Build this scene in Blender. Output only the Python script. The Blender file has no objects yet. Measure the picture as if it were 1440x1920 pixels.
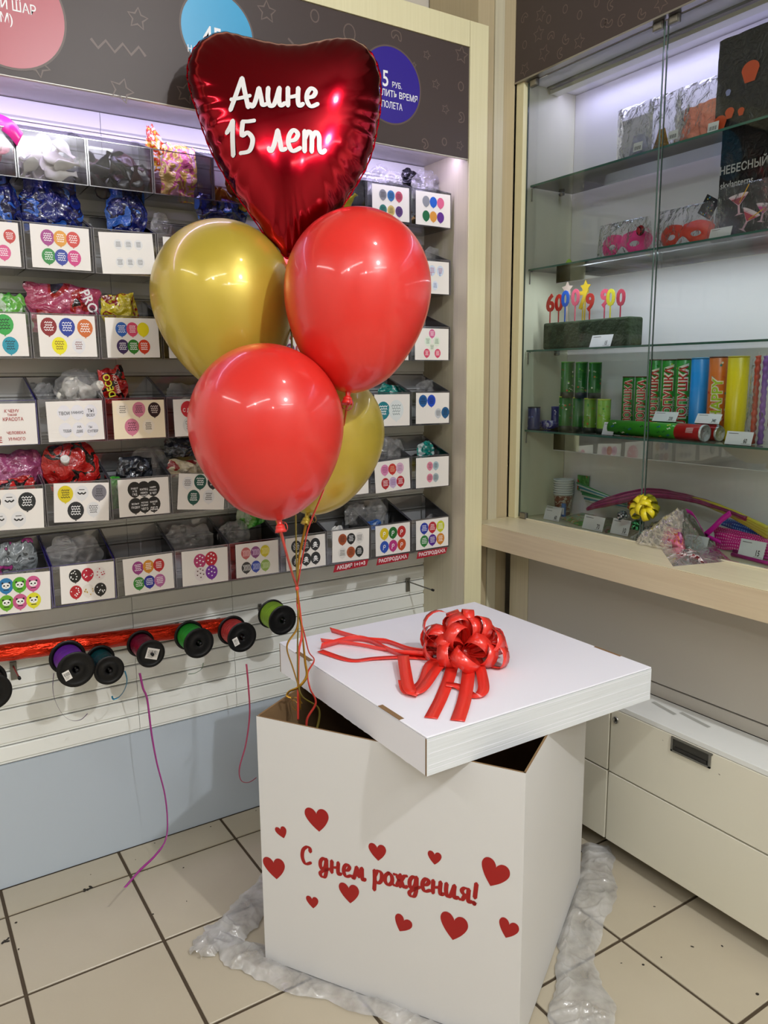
import bpy, math, random
from mathutils import Vector, Matrix, noise
random.seed(7)
SC = bpy.context.scene
COL = SC.collection

# ---------------------------------------------------------------- camera, world, lights, exposure
CAM = Vector((0.0, 0.0, 1.5))
FPX = 1456.407
RIGHT = Vector((0.8403632, -0.5419678, -0.0077853))
UP = Vector((0.0993858, 0.1399537, 0.9851576))
FWD = Vector((0.5328341, 0.8286639, -0.1714759))
cd = bpy.data.cameras.new('camera'); cam = bpy.data.objects.new('camera', cd); COL.objects.link(cam)
cd.sensor_fit = 'HORIZONTAL'; cd.sensor_width = 36.0; cd.lens = FPX * 36.0 / 1440.0
cd.clip_start = 0.05; cd.clip_end = 60
R3 = Matrix((RIGHT, UP, -FWD)).transposed()
cam.matrix_world = Matrix.Translation(CAM) @ R3.to_4x4()
SC.camera = cam
w = bpy.data.worlds.new('world'); SC.world = w; w.use_nodes = True
w.node_tree.nodes['Background'].inputs[0].default_value = (0.75, 0.76, 0.8, 1)
w.node_tree.nodes['Background'].inputs[1].default_value = 0.25
SC.view_settings.view_transform = 'Standard'; SC.view_settings.look = 'None'
SC.view_settings.gamma = 1.0; SC.view_settings.use_curve_mapping = False
SC.view_settings.exposure = 0.50
SC.cycles.max_bounces = 14; SC.cycles.transparent_max_bounces = 32; SC.cycles.glossy_bounces = 5; SC.cycles.diffuse_bounces = 4
SC.cycles.transmission_bounces = 8; SC.cycles.caustics_reflective = False; SC.cycles.caustics_refractive = False
SC.cycles.sample_clamp_indirect = 6.0
CEIL = 3.35
SPOTS = [  # track lamps: x, y, watts, colour, radius
    (1.08, -0.72, 92, (0.97, 0.985, 1.0), 0.035),
    (-1.09, -0.48, 17, (0.97, 0.985, 1.0), 0.035),
    (1.12, 0.66, 9, (0.97, 0.985, 1.0), 0.030),
    (-0.10, -1.70, 10, (0.97, 0.985, 1.0), 0.035)]
TUBES = [  # linear ceiling lights: x, y, length, rotation, watts
    (-1.20, -0.70, 2.4, 0.0, 17), (0.10, -2.40, 2.4, 0.0, 22), (-2.2, 1.2, 1.8, math.pi/2, 13), (1.3, -1.8, 1.2, 0.0, 8)]
def light(name, kind, loc, energy, color, **kw):
    l = bpy.data.lights.new(name, kind); l.energy = energy; l.color = color
    for k, v in kw.items(): setattr(l, k, v)
    o = bpy.data.objects.new(name, l); COL.objects.link(o); o.location = loc
    return o
for x, y, e, c, r in SPOTS:
    light('spot_lamp_light', 'POINT', (x, y, CEIL - 0.30), e, c, shadow_soft_size=r)
for x, y, L, rz, e in TUBES:
    o = light('tube_light', 'AREA', (x, y, CEIL - 0.075), e, (0.86, 0.93, 1.0), shape='RECTANGLE', size=L, size_y=0.09)
    o.rotation_euler = (0, 0, rz)
# LED strips: behind the balloon-unit header and inside the showcase top and under a shelf
o = light('led_strip_light', 'AREA', (0.70, 2.19, 2.228), 3.2, (0.70, 0.60, 1.0), shape='RECTANGLE', size=2.0, size_y=0.012)
o.rotation_euler = (math.radians(25), 0, 0)
o = light('led_strip_light', 'AREA', (2.140, 1.20, 2.476), 1.7, (0.64, 0.60, 1.0), shape='RECTANGLE', size=0.012, size_y=1.8)
o = light('led_strip_light', 'AREA', (2.02, 1.20, 1.862), 2.4, (0.86, 0.91, 1.0), shape='RECTANGLE', size=0.012, size_y=1.7)

# ---------------------------------------------------------------- helpers
def ray(px, py):
    return RIGHT * ((px - 720) / FPX) + UP * (-(py - 960) / FPX) + FWD
def hit(px, py, ax, val):
    d = ray(px, py); return CAM + d * ((val - CAM[ax]) / d[ax])
def hitp(px, py, o, n):
    d = ray(px, py); return CAM + d * ((Vector(o) - CAM).dot(n) / d.dot(n))
def at(px, py, depth): return CAM + ray(px, py) * depth

def lin(h):
    h = h.lstrip('#'); out = []
    for i in (0, 2, 4):
        c = int(h[i:i+2], 16) / 255
        out.append(c / 12.92 if c <= 0.04045 else ((c + 0.055) / 1.055) ** 2.4)
    return (*out, 1.0)

MATS = {}
def mat(name, color='#888888', rough=0.5, metal=0.0, bump=None, var=None, coat=0.0, trans=0.0, emit=None, spec=0.5, sss=0.0, sheen=0.0):
    """bump=(scale, strength[, stretch]); var=(scale, colour2, stretch, contrast)"""
    if name in MATS: return MATS[name]
    m = bpy.data.materials.new(name); m.use_nodes = True; nt = m.node_tree; N = nt.nodes; L = nt.links
    b = N['Principled BSDF']
    b.inputs['Base Color'].default_value = lin(color); b.inputs['Roughness'].default_value = rough
    b.inputs['Metallic'].default_value = metal; b.inputs['Coat Weight'].default_value = coat; b.inputs['Coat Roughness'].default_value = 0.08
    b.inputs['Specular IOR Level'].default_value = spec
    if trans: b.inputs['Transmission Weight'].default_value = trans
    if sss: b.inputs['Subsurface Weight'].default_value = sss; b.inputs['Subsurface Radius'].default_value = (0.02, 0.006, 0.004)
    if sheen: b.inputs['Sheen Weight'].default_value = sheen
    if emit: b.inputs['Emission Color'].default_value = lin(emit[0]); b.inputs['Emission Strength'].default_value = emit[1]
    if bump or var:
        tc = N.new('ShaderNodeTexCoord')
    if var:
        mp = N.new('ShaderNodeMapping'); mp.inputs['Scale'].default_value = var[2]; L.new(tc.outputs['Object'], mp.inputs['Vector'])
        n = N.new('ShaderNodeTexNoise'); n.inputs['Scale'].default_value = var[0]; n.inputs['Detail'].default_value = 5; L.new(mp.outputs[0], n.inputs['Vector'])
        r = N.new('ShaderNodeValToRGB'); c = var[3]; r.color_ramp.elements[0].position = 0.5 - c; r.color_ramp.elements[1].position = 0.5 + c
        r.color_ramp.elements[0].color = lin(color); r.color_ramp.elements[1].color = lin(var[1])
        L.new(n.outputs['Fac'], r.inputs['Fac']); L.new(r.outputs['Color'], b.inputs['Base Color'])
    if bump:
        mp = N.new('ShaderNodeMapping'); mp.inputs['Scale'].default_value = bump[2] if len(bump) > 2 else (1, 1, 1); L.new(tc.outputs['Object'], mp.inputs['Vector'])
        n = N.new('ShaderNodeTexNoise'); n.inputs['Scale'].default_value = bump[0]; n.inputs['Detail'].default_value = 4; L.new(mp.outputs[0], n.inputs['Vector'])
        bp = N.new('ShaderNodeBump'); bp.inputs['Strength'].default_value = bump[1]; bp.inputs['Distance'].default_value = 0.01
        L.new(n.outputs['Fac'], bp.inputs['Height']); L.new(bp.outputs[0], b.inputs['Normal'])
    MATS[name] = m; return m
def flat(h, rough=0.45): return mat('print_' + h.lstrip('#') + ('' if rough == 0.45 else '_r%d' % int(rough*100)), h, rough)

def clear(name, tint='#ffffff', opacity=0.06, rough=0.05, fres=1.3, bump=None, haze=0.0, hazecol='#ffffff'):
    """thin clear sheet: transparent plus a fresnel gloss, optional milky haze"""
    if name in MATS: return MATS[name]
    m = bpy.data.materials.new(name); m.use_nodes = True; nt = m.node_tree; N = nt.nodes; L = nt.links
    N.remove(N['Principled BSDF']); out = N['Material Output']
    t = N.new('ShaderNodeBsdfTransparent'); t.inputs[0].default_value = lin(tint)
    g = N.new('ShaderNodeBsdfGlossy'); g.inputs['Roughness'].default_value = rough; g.inputs[0].default_value = (1, 1, 1, 1)
    fr = N.new('ShaderNodeFresnel'); fr.inputs[0].default_value = fres
    mx = N.new('ShaderNodeMixShader'); L.new(t.outputs[0], mx.inputs[1]); L.new(g.outputs[0], mx.inputs[2])
    ad = N.new('ShaderNodeMath'); ad.operation = 'ADD'; ad.use_clamp = True; ad.inputs[1].default_value = opacity; L.new(fr.outputs[0], ad.inputs[0]); L.new(ad.outputs[0], mx.inputs[0])
    last = mx
    if haze:
        d = N.new('ShaderNodeBsdfDiffuse'); d.inputs[0].default_value = lin(hazecol)
        tl = N.new('ShaderNodeBsdfTranslucent'); tl.inputs[0].default_value = lin(hazecol)
        a = N.new('ShaderNodeMixShader'); a.inputs[0].default_value = 0.4; L.new(d.outputs[0], a.inputs[1]); L.new(tl.outputs[0], a.inputs[2])
        m2 = N.new('ShaderNodeMixShader'); m2.inputs[0].default_value = haze; L.new(mx.outputs[0], m2.inputs[1]); L.new(a.outputs[0], m2.inputs[2]); last = m2
        if bump:
            tc0 = N.new('ShaderNodeTexCoord'); nz = N.new('ShaderNodeTexNoise'); nz.inputs['Scale'].default_value = bump[0] * 0.6; nz.inputs['Detail'].default_value = 6
            L.new(tc0.outputs['Object'], nz.inputs['Vector']); mr = N.new('ShaderNodeMapRange'); mr.inputs[1].default_value = 0.3; mr.inputs[2].default_value = 0.7
            mr.inputs[3].default_value = haze * 0.55; mr.inputs[4].default_value = min(1, haze * 1.45); L.new(nz.outputs['Fac'], mr.inputs[0]); L.new(mr.outputs[0], m2.inputs[0])
    L.new(last.outputs[0], out.inputs[0])
    if bump:
        tc = N.new('ShaderNodeTexCoord'); n = N.new('ShaderNodeTexNoise'); n.inputs['Scale'].default_value = bump[0]; n.inputs['Detail'].default_value = 4
        n.inputs['Distortion'].default_value = 1.2
        L.new(tc.outputs['Object'], n.inputs['Vector'])
        bp = N.new('ShaderNodeBump'); bp.inputs['Strength'].default_value = bump[1]; bp.inputs['Distance'].default_value = 0.01
        L.new(n.outputs['Fac'], bp.inputs['Height'])
        for nd in (g, fr): L.new(bp.outputs[0], nd.inputs['Normal'])
    MATS[name] = m; return m

WM = {}
def tag(o, label=None, cat=None, group=None, kind=None):
    if label: o['label'] = label
    if cat: o['category'] = cat
    if group: o['group'] = group
    if kind: o['kind'] = kind
    return o
def thing(name, label, cat, loc=(0, 0, 0), rot=None, group=None):
    o = bpy.data.objects.new(name, None); COL.objects.link(o); o.empty_display_size = 0.02
    m = rot.to_4x4() if rot else Matrix.Identity(4)
    M = Matrix.Translation(Vector(loc)) @ m
    o.matrix_world = M; WM[o.name] = M
    return tag(o, label, cat, group)
def link_mesh(name, me, parent=None, M=None):
    o = bpy.data.objects.new(name, me); COL.objects.link(o)
    if parent: o.parent = parent; WM[o.name] = WM[parent.name]
    else: WM[o.name] = Matrix.Identity(4)
    if M is not None: o.matrix_local = M
    return o
def copy_thing(root, M, label=None, group=None):
    r = root.copy(); COL.objects.link(r); r.matrix_world = M; WM[r.name] = M
    if label: r['label'] = label
    if group: r['group'] = group
    for ch in list(root.children):
        c = ch.copy(); COL.objects.link(c); c.parent = r; c.matrix_local = ch.matrix_local.copy()
        for g in list(ch.children):
            d = g.copy(); COL.objects.link(d); d.parent = c; d.matrix_local = g.matrix_local.copy()
    return r

class Fr:
    """plane frame: (a, b, c) -> origin + a*x + b*y + c*n"""
    def __init__(s, o, x, y):
        s.o = Vector(o); s.x = Vector(x).normalized(); s.y = Vector(y).normalized(); s.n = s.x.cross(s.y)
    def __call__(s, a, b, c=0.0): return s.o + s.x * a + s.y * b + s.n * c
    def uv(s, p): d = Vector(p) - s.o; return d.dot(s.x), d.dot(s.y)

def smooth_pts(pts, n=5, closed=False):
    if len(pts) < 3: return [tuple(p) for p in pts]
    P = [Vector(p) for p in pts]; out = []; m = len(P)
    rng = m if closed else m - 1
    for i in range(rng):
        p0 = P[(i - 1) % m] if closed or i > 0 else P[0]; p1 = P[i]; p2 = P[(i + 1) % m]
        p3 = P[(i + 2) % m] if closed or i < m - 2 else P[m - 1]
        for k in range(n):
            t = k / n
            out.append(0.5 * ((2*p1) + (p2 - p0)*t + (2*p0 - 5*p1 + 4*p2 - p3)*t*t + (3*p1 - p0 - 3*p2 + p3)*t**3))
    if not closed: out.append(P[-1])
    return out

TXT = {}
def text_mesh(s, weight=0.0):
    key = (s, weight)
    if key in TXT: return TXT[key]
    cu = bpy.data.curves.new('t', 'FONT'); cu.body = s; cu.size = 1.0; cu.resolution_u = 3; cu.offset = weight; cu.fill_mode = 'FRONT'
    ob = bpy.data.objects.new('t', cu); COL.objects.link(ob); bpy.context.view_layer.update()
    dg = bpy.context.evaluated_depsgraph_get()
    me = ob.evaluated_get(dg).to_mesh()
    V = [(v.co.x, v.co.y) for v in me.vertices]; F = [tuple(p.vertices) for p in me.polygons]
    ob.evaluated_get(dg).to_mesh_clear()
    bpy.data.objects.remove(ob); bpy.data.curves.remove(cu)
    TXT[key] = (V, F); return TXT[key]

class MB:
    def __init__(s): s.v = []; s.f = []; s.mi = []; s.mats = []; s.sm = []
    def m(s, mt):
        if mt not in s.mats: s.mats.append(mt)
        return s.mats.index(mt)
    def face(s, idx, mt, smooth=False): s.f.append(tuple(idx)); s.mi.append(s.m(mt)); s.sm.append(smooth)
    def quadpts(s, pts, mt, smooth=False):
        b = len(s.v); s.v += [Vector(p) for p in pts]; s.face(range(b, b + len(pts)), mt, smooth)
    def box(s, a, b, mt, T=None):
        a = Vector(a); b = Vector(b); c = len(s.v)
        for z in (a.z, b.z):
            for x, y in ((a.x, a.y), (b.x, a.y), (b.x, b.y), (a.x, b.y)):
                p = Vector((x, y, z)); s.v.append(T @ p if T else p)
        for q in ((3, 2, 1, 0), (4, 5, 6, 7), (0, 1, 5, 4), (1, 2, 6, 5), (2, 3, 7, 6), (3, 0, 4, 7)): s.face([c + i for i in q], mt)
        return s
    def fbox(s, fr, a0, b0, a1, b1, c0, c1, mt):
        c = len(s.v)
        for cc in (c0, c1):
            for a, b in ((a0, b0), (a1, b0), (a1, b1), (a0, b1)): s.v.append(fr(a, b, cc))
        for q in ((3, 2, 1, 0), (4, 5, 6, 7), (0, 1, 5, 4), (1, 2, 6, 5), (2, 3, 7, 6), (3, 0, 4, 7)): s.face([c + i for i in q], mt)
    def prism(s, fr, poly, c0, c1, mt):
        n = len(poly); c = len(s.v)
        for cc in (c0, c1):
            for a, b in poly: s.v.append(fr(a, b, cc))
        s.face([c + n + i for i in range(n)], mt); s.face([c + n - 1 - i for i in range(n)], mt)
        for i in range(n): s.face((c + i, c + (i+1) % n, c + n + (i+1) % n, c + n + i), mt)
    def poly(s, fr, poly, c, mt):
        b = len(s.v); s.v += [fr(x, y, c) for x, y in poly]; s.face(range(b, b + len(poly)), mt)
    def fan(s, fr, poly, c, mt, ctr=None):
        b = len(s.v); n = len(poly)
        cx = ctr[0] if ctr else sum(p[0] for p in poly)/n; cy = ctr[1] if ctr else sum(p[1] for p in poly)/n
        s.v.append(fr(cx, cy, c)); s.v += [fr(x, y, c) for x, y in poly]
        for i in range(n): s.face((b, b + 1 + i, b + 1 + (i+1) % n), mt)
    def ell(s, fr, cx, cy, rx, ry, c, mt, n=16, tilt=0.0):
        s.fan(fr, [(cx + rx*math.cos(t)*math.cos(tilt) - ry*math.sin(t)*math.sin(tilt), cy + rx*math.cos(t)*math.sin(tilt) + ry*math.sin(t)*math.cos(tilt)) for t in [2*math.pi*i/n for i in range(n)]], c, mt, (cx, cy))
    def stroke(s, fr, pts, wd, c, mt, closed=False, sm=0, caps=False, brush=0.0):
        if sm: pts = smooth_pts([(p[0], p[1], 0) for p in pts], sm, closed)
        pts = [(p[0], p[1]) for p in pts]; n = len(pts); L = []; Rr = []
        for i in range(n):
            a = pts[(i-1) % n] if closed or i > 0 else pts[i]; b = pts[(i+1) % n] if closed or i < n-1 else pts[i]
            dx, dy = b[0]-a[0], b[1]-a[1]; l = math.hypot(dx, dy) or 1; dx /= l; dy /= l
            h = wd/2 * (1 - brush + 2*brush*abs(dy)) if brush else wd/2
            L.append((pts[i][0]-dy*h, pts[i][1]+dx*h)); Rr.append((pts[i][0]+dy*h, pts[i][1]-dx*h))
        b0 = len(s.v)
        for i in range(n): s.v.append(fr(*Rr[i], c)); s.v.append(fr(*L[i], c))
        for i in range(n if closed else n-1):
            j = (i+1) % n; s.face((b0+2*i, b0+2*j, b0+2*j+1, b0+2*i+1), mt)
        if caps:
            for p in (pts[0], pts[-1]): s.ell(fr, p[0], p[1], wd*0.46, wd*0.46, c + 0.00005, mt, 10)
    def text(s, fr, st, x, y, size, c, mt, align='C', weight=0.0, sx=1.0, maxw=None, split=0):
        V, F = text_mesh(st, weight)
        for _ in range(split):
            V = list(V); F2 = []; mid = {}
            def mp(a, b):
                k = (min(a, b), max(a, b))
                if k not in mid: mid[k] = len(V); V.append(((V[a][0]+V[b][0])/2, (V[a][1]+V[b][1])/2))
                return mid[k]
            for f_ in F:
                for q in range(1, len(f_) - 1):
                    a, b, d = f_[0], f_[q], f_[q+1]; ab, bd, da = mp(a, b), mp(b, d), mp(d, a); F2 += [(a, ab, da), (ab, b, bd), (da, bd, d), (ab, bd, da)]
            F = F2
        if not V: return
        x0 = min(v[0] for v in V); x1 = max(v[0] for v in V)
        if maxw and (x1-x0)*size*sx > maxw: sx = maxw/((x1-x0)*size)
        ox = {'C': (x0+x1)/2, 'L': x0, 'R': x1}[align]; b = len(s.v)
        for v in V: s.v.append(fr(x + (v[0]-ox)*size*sx, y + v[1]*size, c))
        for f_ in F: s.face([b+i for i in f_], mt)
    def tube(s, pts, r, mt, seg=8, cap=True):
        P = [Vector(p) for p in pts]; n = len(P); b = len(s.v); up = Vector((0, 0, 1)); prev = None
        for i, p in enumerate(P):
            d = (P[min(i+1, n-1)] - P[max(i-1, 0)]); d = d.normalized() if d.length > 1e-9 else Vector((0,0,1))
            if prev is None: a = d.cross(up) if abs(d.z) < 0.95 else d.cross(Vector((1, 0, 0)))
            else: a = prev - d * prev.dot(d)
            a.normalize(); prev = a; c = d.cross(a); rr = r[i] if isinstance(r, (list, tuple)) else r
            for k in range(seg): t = 2*math.pi*k/seg; s.v.append(p + a*(rr*math.cos(t)) + c*(rr*math.sin(t)))
        for i in range(n-1):
            for k in range(seg):
                k2 = (k+1) % seg; s.face((b+i*seg+k, b+i*seg+k2, b+(i+1)*seg+k2, b+(i+1)*seg+k), mt, True)
        if cap: s.face([b+seg-1-k for k in range(seg)], mt); s.face([b+(n-1)*seg+k for k in range(seg)], mt)
    def lathe(s, prof, mt, seg=32, T=None, mts=None, smooth=True):
        b = len(s.v); n = len(prof); T = T or Matrix.Identity(4)
        for r, z in prof:
            for k in range(seg): t = 2*math.pi*k/seg; s.v.append(T @ Vector((r*math.cos(t), r*math.sin(t), z)))
        for i in range(n-1):
            for k in range(seg):
                k2 = (k+1) % seg; s.face((b+i*seg+k, b+i*seg+k2, b+(i+1)*seg+k2, b+(i+1)*seg+k), mts[i] if mts else mt, smooth)
    def band(s, pts, wvec, mt, twist=None, thick=0.0):
        """ribbon along 3D pts; wvec = half-width vector or list"""
        b = len(s.v)
        for i, p in enumerate(pts):
            wv = wvec[i] if isinstance(wvec, list) else Vector(wvec)
            s.v.append(Vector(p) - wv); s.v.append(Vector(p) + wv)
        for i in range(len(pts)-1): s.face((b+2*i, b+2*i+2, b+2*i+3, b+2*i+1), mt, True)
    def grid(s, nx, ny, fn, mt, closed_u=False, mfn=None):
        b = len(s.v)
        for j in range(ny+1):
            for i in range(nx+1): s.v.append(Vector(fn(i/nx, j/ny)))
        for j in range(ny):
            for i in range(nx):
                q = b + j*(nx+1) + i; s.face((q, q+1, q+nx+2, q+nx+1), mfn(i/nx, j/ny) if mfn else mt, True)
    def mesh(s, name, world_to=None):
        me = bpy.data.meshes.new(name)
        V = [world_to @ v for v in s.v] if world_to is not None else s.v
        me.from_pydata([tuple(v) for v in V], [], s.f)
        for mt in s.mats: me.materials.append(mt)
        me.polygons.foreach_set('material_index', s.mi); me.polygons.foreach_set('use_smooth', s.sm)
        me.update(); return me
    def build(s, name, parent=None, world=True, bevel=0.0, seg=2, **tg):
        W = WM[parent.name].inverted() if (parent and world) else None
        o = link_mesh(name, s.mesh(name, W), parent)
        if bevel:
            md = o.modifiers.new('b', 'BEVEL'); md.width = bevel; md.segments = seg; md.limit_method = 'ANGLE'
            md.harden_normals = False
        tag(o, **tg) if tg else None
        return o

# hand-lettered strokes (x height = 1)
GL = {
 'А': (1.05, [[(-.05,-.05),(.25,.7),(.58,1.62)], [(.58,1.62),(.74,.8),(.92,-.02)], [(.0,.5),(.5,.52),(1.0,.6)]]),
 'л': (0.85, [[(-.06,.14),(.06,.0),(.22,.3),(.40,1.0)], [(.40,1.0),(.52,.45),(.60,.06),(.80,.10)]]),
 'и': (1.0, [[(.02,1.0),(.0,.4),(.12,.0),(.36,.12),(.60,.92)], [(.62,1.0),(.60,.3),(.70,.0),(.92,.14)]]),
 'н': (0.98, [[(.04,1.0),(.04,.0)], [(.04,.46),(.3,.50),(.58,.58)], [(.60,1.0),(.58,.3),(.66,.0),(.86,.12)]]),
 'е': (0.78, [[(.06,.48),(.38,.56),(.52,.84),(.30,1.02),(.08,.74),(.05,.32),(.26,.0),(.64,.16)]]),
 'т': (1.25, [[(.04,1.0),(.04,.0)], [(.04,.6),(.22,.98),(.40,.8),(.40,.0)], [(.40,.6),(.60,.98),(.78,.78),(.80,.2),(.92,.0),(1.10,.14)]]),
 '1': (0.52, [[(-.06,1.10),(.12,1.34),(.26,1.62)], [(.26,1.62),(.24,.8),(.26,.0)]]),
 '5': (0.95, [[(.80,1.52),(.5,1.50),(.22,1.52)], [(.22,1.52),(.18,.86),(.46,.96),(.72,.62),(.56,.10),(.10,.04)]]),
 'С': (1.0, [[(.80,1.18),(.76,1.46),(.50,1.52),(.16,1.14),(.10,.50),(.38,.02),(.86,.26)]]),
 'д': (0.98, [[(.56,.84),(.34,1.0),(.10,.70),(.08,.28),(.26,.02),(.50,.32),(.60,1.0)], [(.60,1.0),(.62,.1),(.50,-.52),(.22,-.60),(.08,-.36),(.30,-.10),(.88,.24)]]),
 'м': (1.12, [[(-.04,.16),(.08,.0),(.20,.4),(.32,1.0)], [(.32,1.0),(.52,.22)], [(.52,.22),(.76,1.0)], [(.76,1.0),(.80,.2),(.90,.0),(1.06,.14)]]),
 'р': (0.82, [[(.04,1.02),(.08,.2),(.06,-.62)], [(.08,.56),(.30,1.0),(.62,.84),(.62,.28),(.36,.0),(.08,.22)]]),
 'о': (0.76, [[(.34,1.0),(.08,.70),(.08,.26),(.34,.0),(.62,.28),(.60,.74),(.34,1.0)]]),
 'ж': (1.10, [[(-.02,.96),(.18,.90),(.40,.52)], [(.40,.52),(.20,.06),(-.04,.08)], [(.48,1.0),(.48,.0)], [(.98,.96),(.78,.90),(.56,.52)], [(.56,.52),(.80,.02),(1.04,.12)], [(.38,.52),(.58,.52)]]),
 'я': (0.90, [[(.60,1.0),(.30,1.0),(.12,.76),(.28,.52),(.60,.50)], [(.38,.50),(.20,.08),(.0,.04)], [(.62,1.0),(.60,.3),(.68,.0),(.86,.12)]]),
 '!': (0.4, [[(.20,1.62),(.14,.48)], [(.10,.06),(.115,.02)]]),
 ' ': (0.55, []),
}
def script_text(mb, fr, s, x, y, h, wd, c, mt, brush=0.22, slant=0.0, step=0.0, gap=1.08, base=None):
    k = 0
    for ch in s:
        adv, st = GL[ch]
        for pl in st:
            pts = []
            for px, py in pl:
                X = x + (px + slant*py)*h; Y = y + py*h + (base(X) if base else 0)
                pts.append((X, Y))
            mb.stroke(fr, pts, wd * (1.5 if ch == '!' and pl[0][1] < .1 else 1), c + 0.00008*(k % 5), mt, sm=6 if len(pts) > 2 else 0, caps=True, brush=brush); k += 1
        x += adv*h*gap
    return x
def heart_pts(s, n=14):
    """unit heart outline, width ~ s"""
    out = []
    half = [(0, -.50), (.13, -.39), (.30, -.22), (.45, .0), (.50, .19), (.44, .36), (.30, .44), (.14, .41), (.03, .30)]
    full = [(0, .22)] + [(-x, y) for x, y in half[::-1][0:-1]] + half
    P = smooth_pts([(x, y, 0) for x, y in full[:9]], 3) + smooth_pts([(x, y, 0) for x, y in full[9:]], 3)
    return [(p[0]*s, p[1]*s) for p in P]

# ---------------------------------------------------------------- materials
M_tile = mat('floor_tile', '#bdb39e', 0.32, var=(3.0, '#b2a68f', (1, 1, 1), 0.35), bump=(60, 0.03))
M_grout = mat('grout', '#4a3d2c', 0.9)
M_wall = mat('wall_paint', '#cfc8bc', 0.8, bump=(40, 0.05))
M_ceiling = mat('ceiling_dark', '#a5a29d', 0.9)
M_slat = mat('slat_white', '#f3f5f0', 0.35)
M_slatback = mat('slat_back', '#77756c', 0.7)
M_skirt = mat('skirt_panel_shade', '#bcc7d2', 0.35)  # bluish shadow band along the wall foot, put into the board's colour
M_birch = mat('birch_laminate', '#cfc8ac', 0.42, var=(5.0, '#c3baa0', (30, 30, 0.6), 0.3))
M_cream = mat('cream_laminate', '#e6dfb8', 0.40, var=(5.0, '#dcd4aa', (30, 30, 0.6), 0.3))
M_beige = mat('beige_laminate', '#c3b391', 0.42, var=(5.0, '#b6a684', (30, 30, 0.6), 0.3))
M_counter = mat('counter_laminate', '#d3c4a4', 0.38, var=(4.0, '#c6b595', (30, 0.8, 30), 0.3))
M_countertop = mat('counter_top_laminate', '#dcd2b0', 0.33, var=(4.0, '#cec4a2', (30, 0.8, 30), 0.3))
M_grey = mat('grey_panel', '#b8b3a8', 0.45)
M_white = mat('white_panel', '#dedccf', 0.30)
M_drawer = mat('drawer_white', '#dedac8', 0.28)
M_brown = mat('brown_graphic', '#4c423f', 0.42, var=(2.0, '#463c3a', (1, 1, 1), 0.4), spec=0.3)
M_motif = flat('#66574f')
M_metal = mat('brushed_metal', '#a8a6a0', 0.3, metal=1.0)
M_dkmetal = mat('dark_metal', '#77766f', 0.35, metal=0.6)
M_black = mat('black_plastic', '#060607', 0.42, spec=0.35)
M_card = mat('card_paper', '#eeeae4', 0.55)
M_cream_card = mat('cream_card_paper', '#efe0c2', 0.55)
M_acr = clear('clear_acrylic', '#f2f2f4', 0.05, 0.06, 1.45)
M_acre = clear('acrylic_edge', '#8d8a96', 0.25, 0.15, 1.45, haze=0.35, hazecol='#8f8c98')
M_acrv = clear('violet_acrylic_edge', '#5a4fa0', 0.25, 0.15, 1.45, haze=0.5, hazecol='#4a3fa0')
M_glass = clear('door_glass', '#f8fcfa', 0.0, 0.0, 1.20)
M_shelfglass = clear('shelf_glass', '#eff7f3', 0.02, 0.0, 1.45)
M_glassedge = mat('glass_edge_green', '#3f6e62', 0.2)
M_film = clear('clear_film', '#fafafc', 0.06, 0.09, 1.55, bump=(44, 1.0), haze=0.15, hazecol='#ffffff')
M_film2 = clear('thin_bag_film', '#fdfdff', 0.0, 0.12, 1.22, bump=(34, .8), haze=0.05, hazecol='#ffffff')
M_kraft = mat('kraft_board', '#8a6c48', 0.85, var=(9.0, '#7c603e', (1, 1, 1), 0.3))
M_carton = mat('white_carton', '#dad9d8', 0.55)
M_lid = mat('white_lid_carton', '#f3f3fa', 0.45)
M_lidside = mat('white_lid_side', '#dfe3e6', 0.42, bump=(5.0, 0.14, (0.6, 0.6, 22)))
M_redprint = flat('#a01010')
M_redrib = mat('red_satin_ribbon', '#ea362a', 0.24, spec=0.9)
M_redrib2 = mat('red_satin_ribbon_back', '#e8443a', 0.4)
def dark(): return None
# ---------------------------------------------------------------- room structure
WY = 2.384            # slat face plane
UX = 1.716            # inner face of the unit's side panel
FY = 2.133            # front plane of the unit
def struct(mb, name, parent=None, **k):
    o = mb.build(name, parent); o['kind'] = 'structure'; return o
mb = MB(); mb.box((-3.2, -4.2, -0.06), (2.6, 2.6, -0.004), M_grout); floor = struct(mb, 'floor')
tx0, ty0, tp, tq, g = 0.161, 2.245, 0.3445, 0.339, 0.0045
tiles = []
for i in range(-9, 7):
    for j in range(0, 18):
        xa = tx0 + i*tp; ya = ty0 - j*tq
        tiles.append((xa, ya, 1))
for i in range(-6, 6): tiles.append((tx0 + i*tp, ty0 + tq, 2))
mt_ = MB(); c_ = 0.0015; a_, b_ = tp - 2*g, tq - 2*g
mt_.v = [Vector(p) for p in ((0, 0, -0.004), (a_, 0, -0.004), (a_, b_, -0.004), (0, b_, -0.004), (0, 0, -c_), (a_, 0, -c_), (a_, b_, -c_), (0, b_, -c_), (c_, c_, 0), (a_-c_, c_, 0), (a_-c_, b_-c_, 0), (c_, b_-c_, 0))]
for q in ((0, 1, 5, 4), (1, 2, 6, 5), (2, 3, 7, 6), (3, 0, 4, 7), (4, 5, 9, 8), (5, 6, 10, 9), (6, 7, 11, 10), (7, 4, 8, 11), (8, 9, 10, 11)): mt_.face(q, M_tile)
tme = mt_.mesh('tile')
for x, y, k in tiles:
    if x < 2.4 and x > -3.1: 
        o = link_mesh('tile', tme, floor, Matrix.Translation((x + g, y + g - tq, random.uniform(-0.0005, 0.0003))))
        if k == 2: o.scale = (1, (WY - 0.004 - ty0 - g) / b_, 1)
rs = random.Random(12); m = MB(); FZ = Fr((0, 0, .0004), (1, 0, 0), (0, 1, 0))
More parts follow.
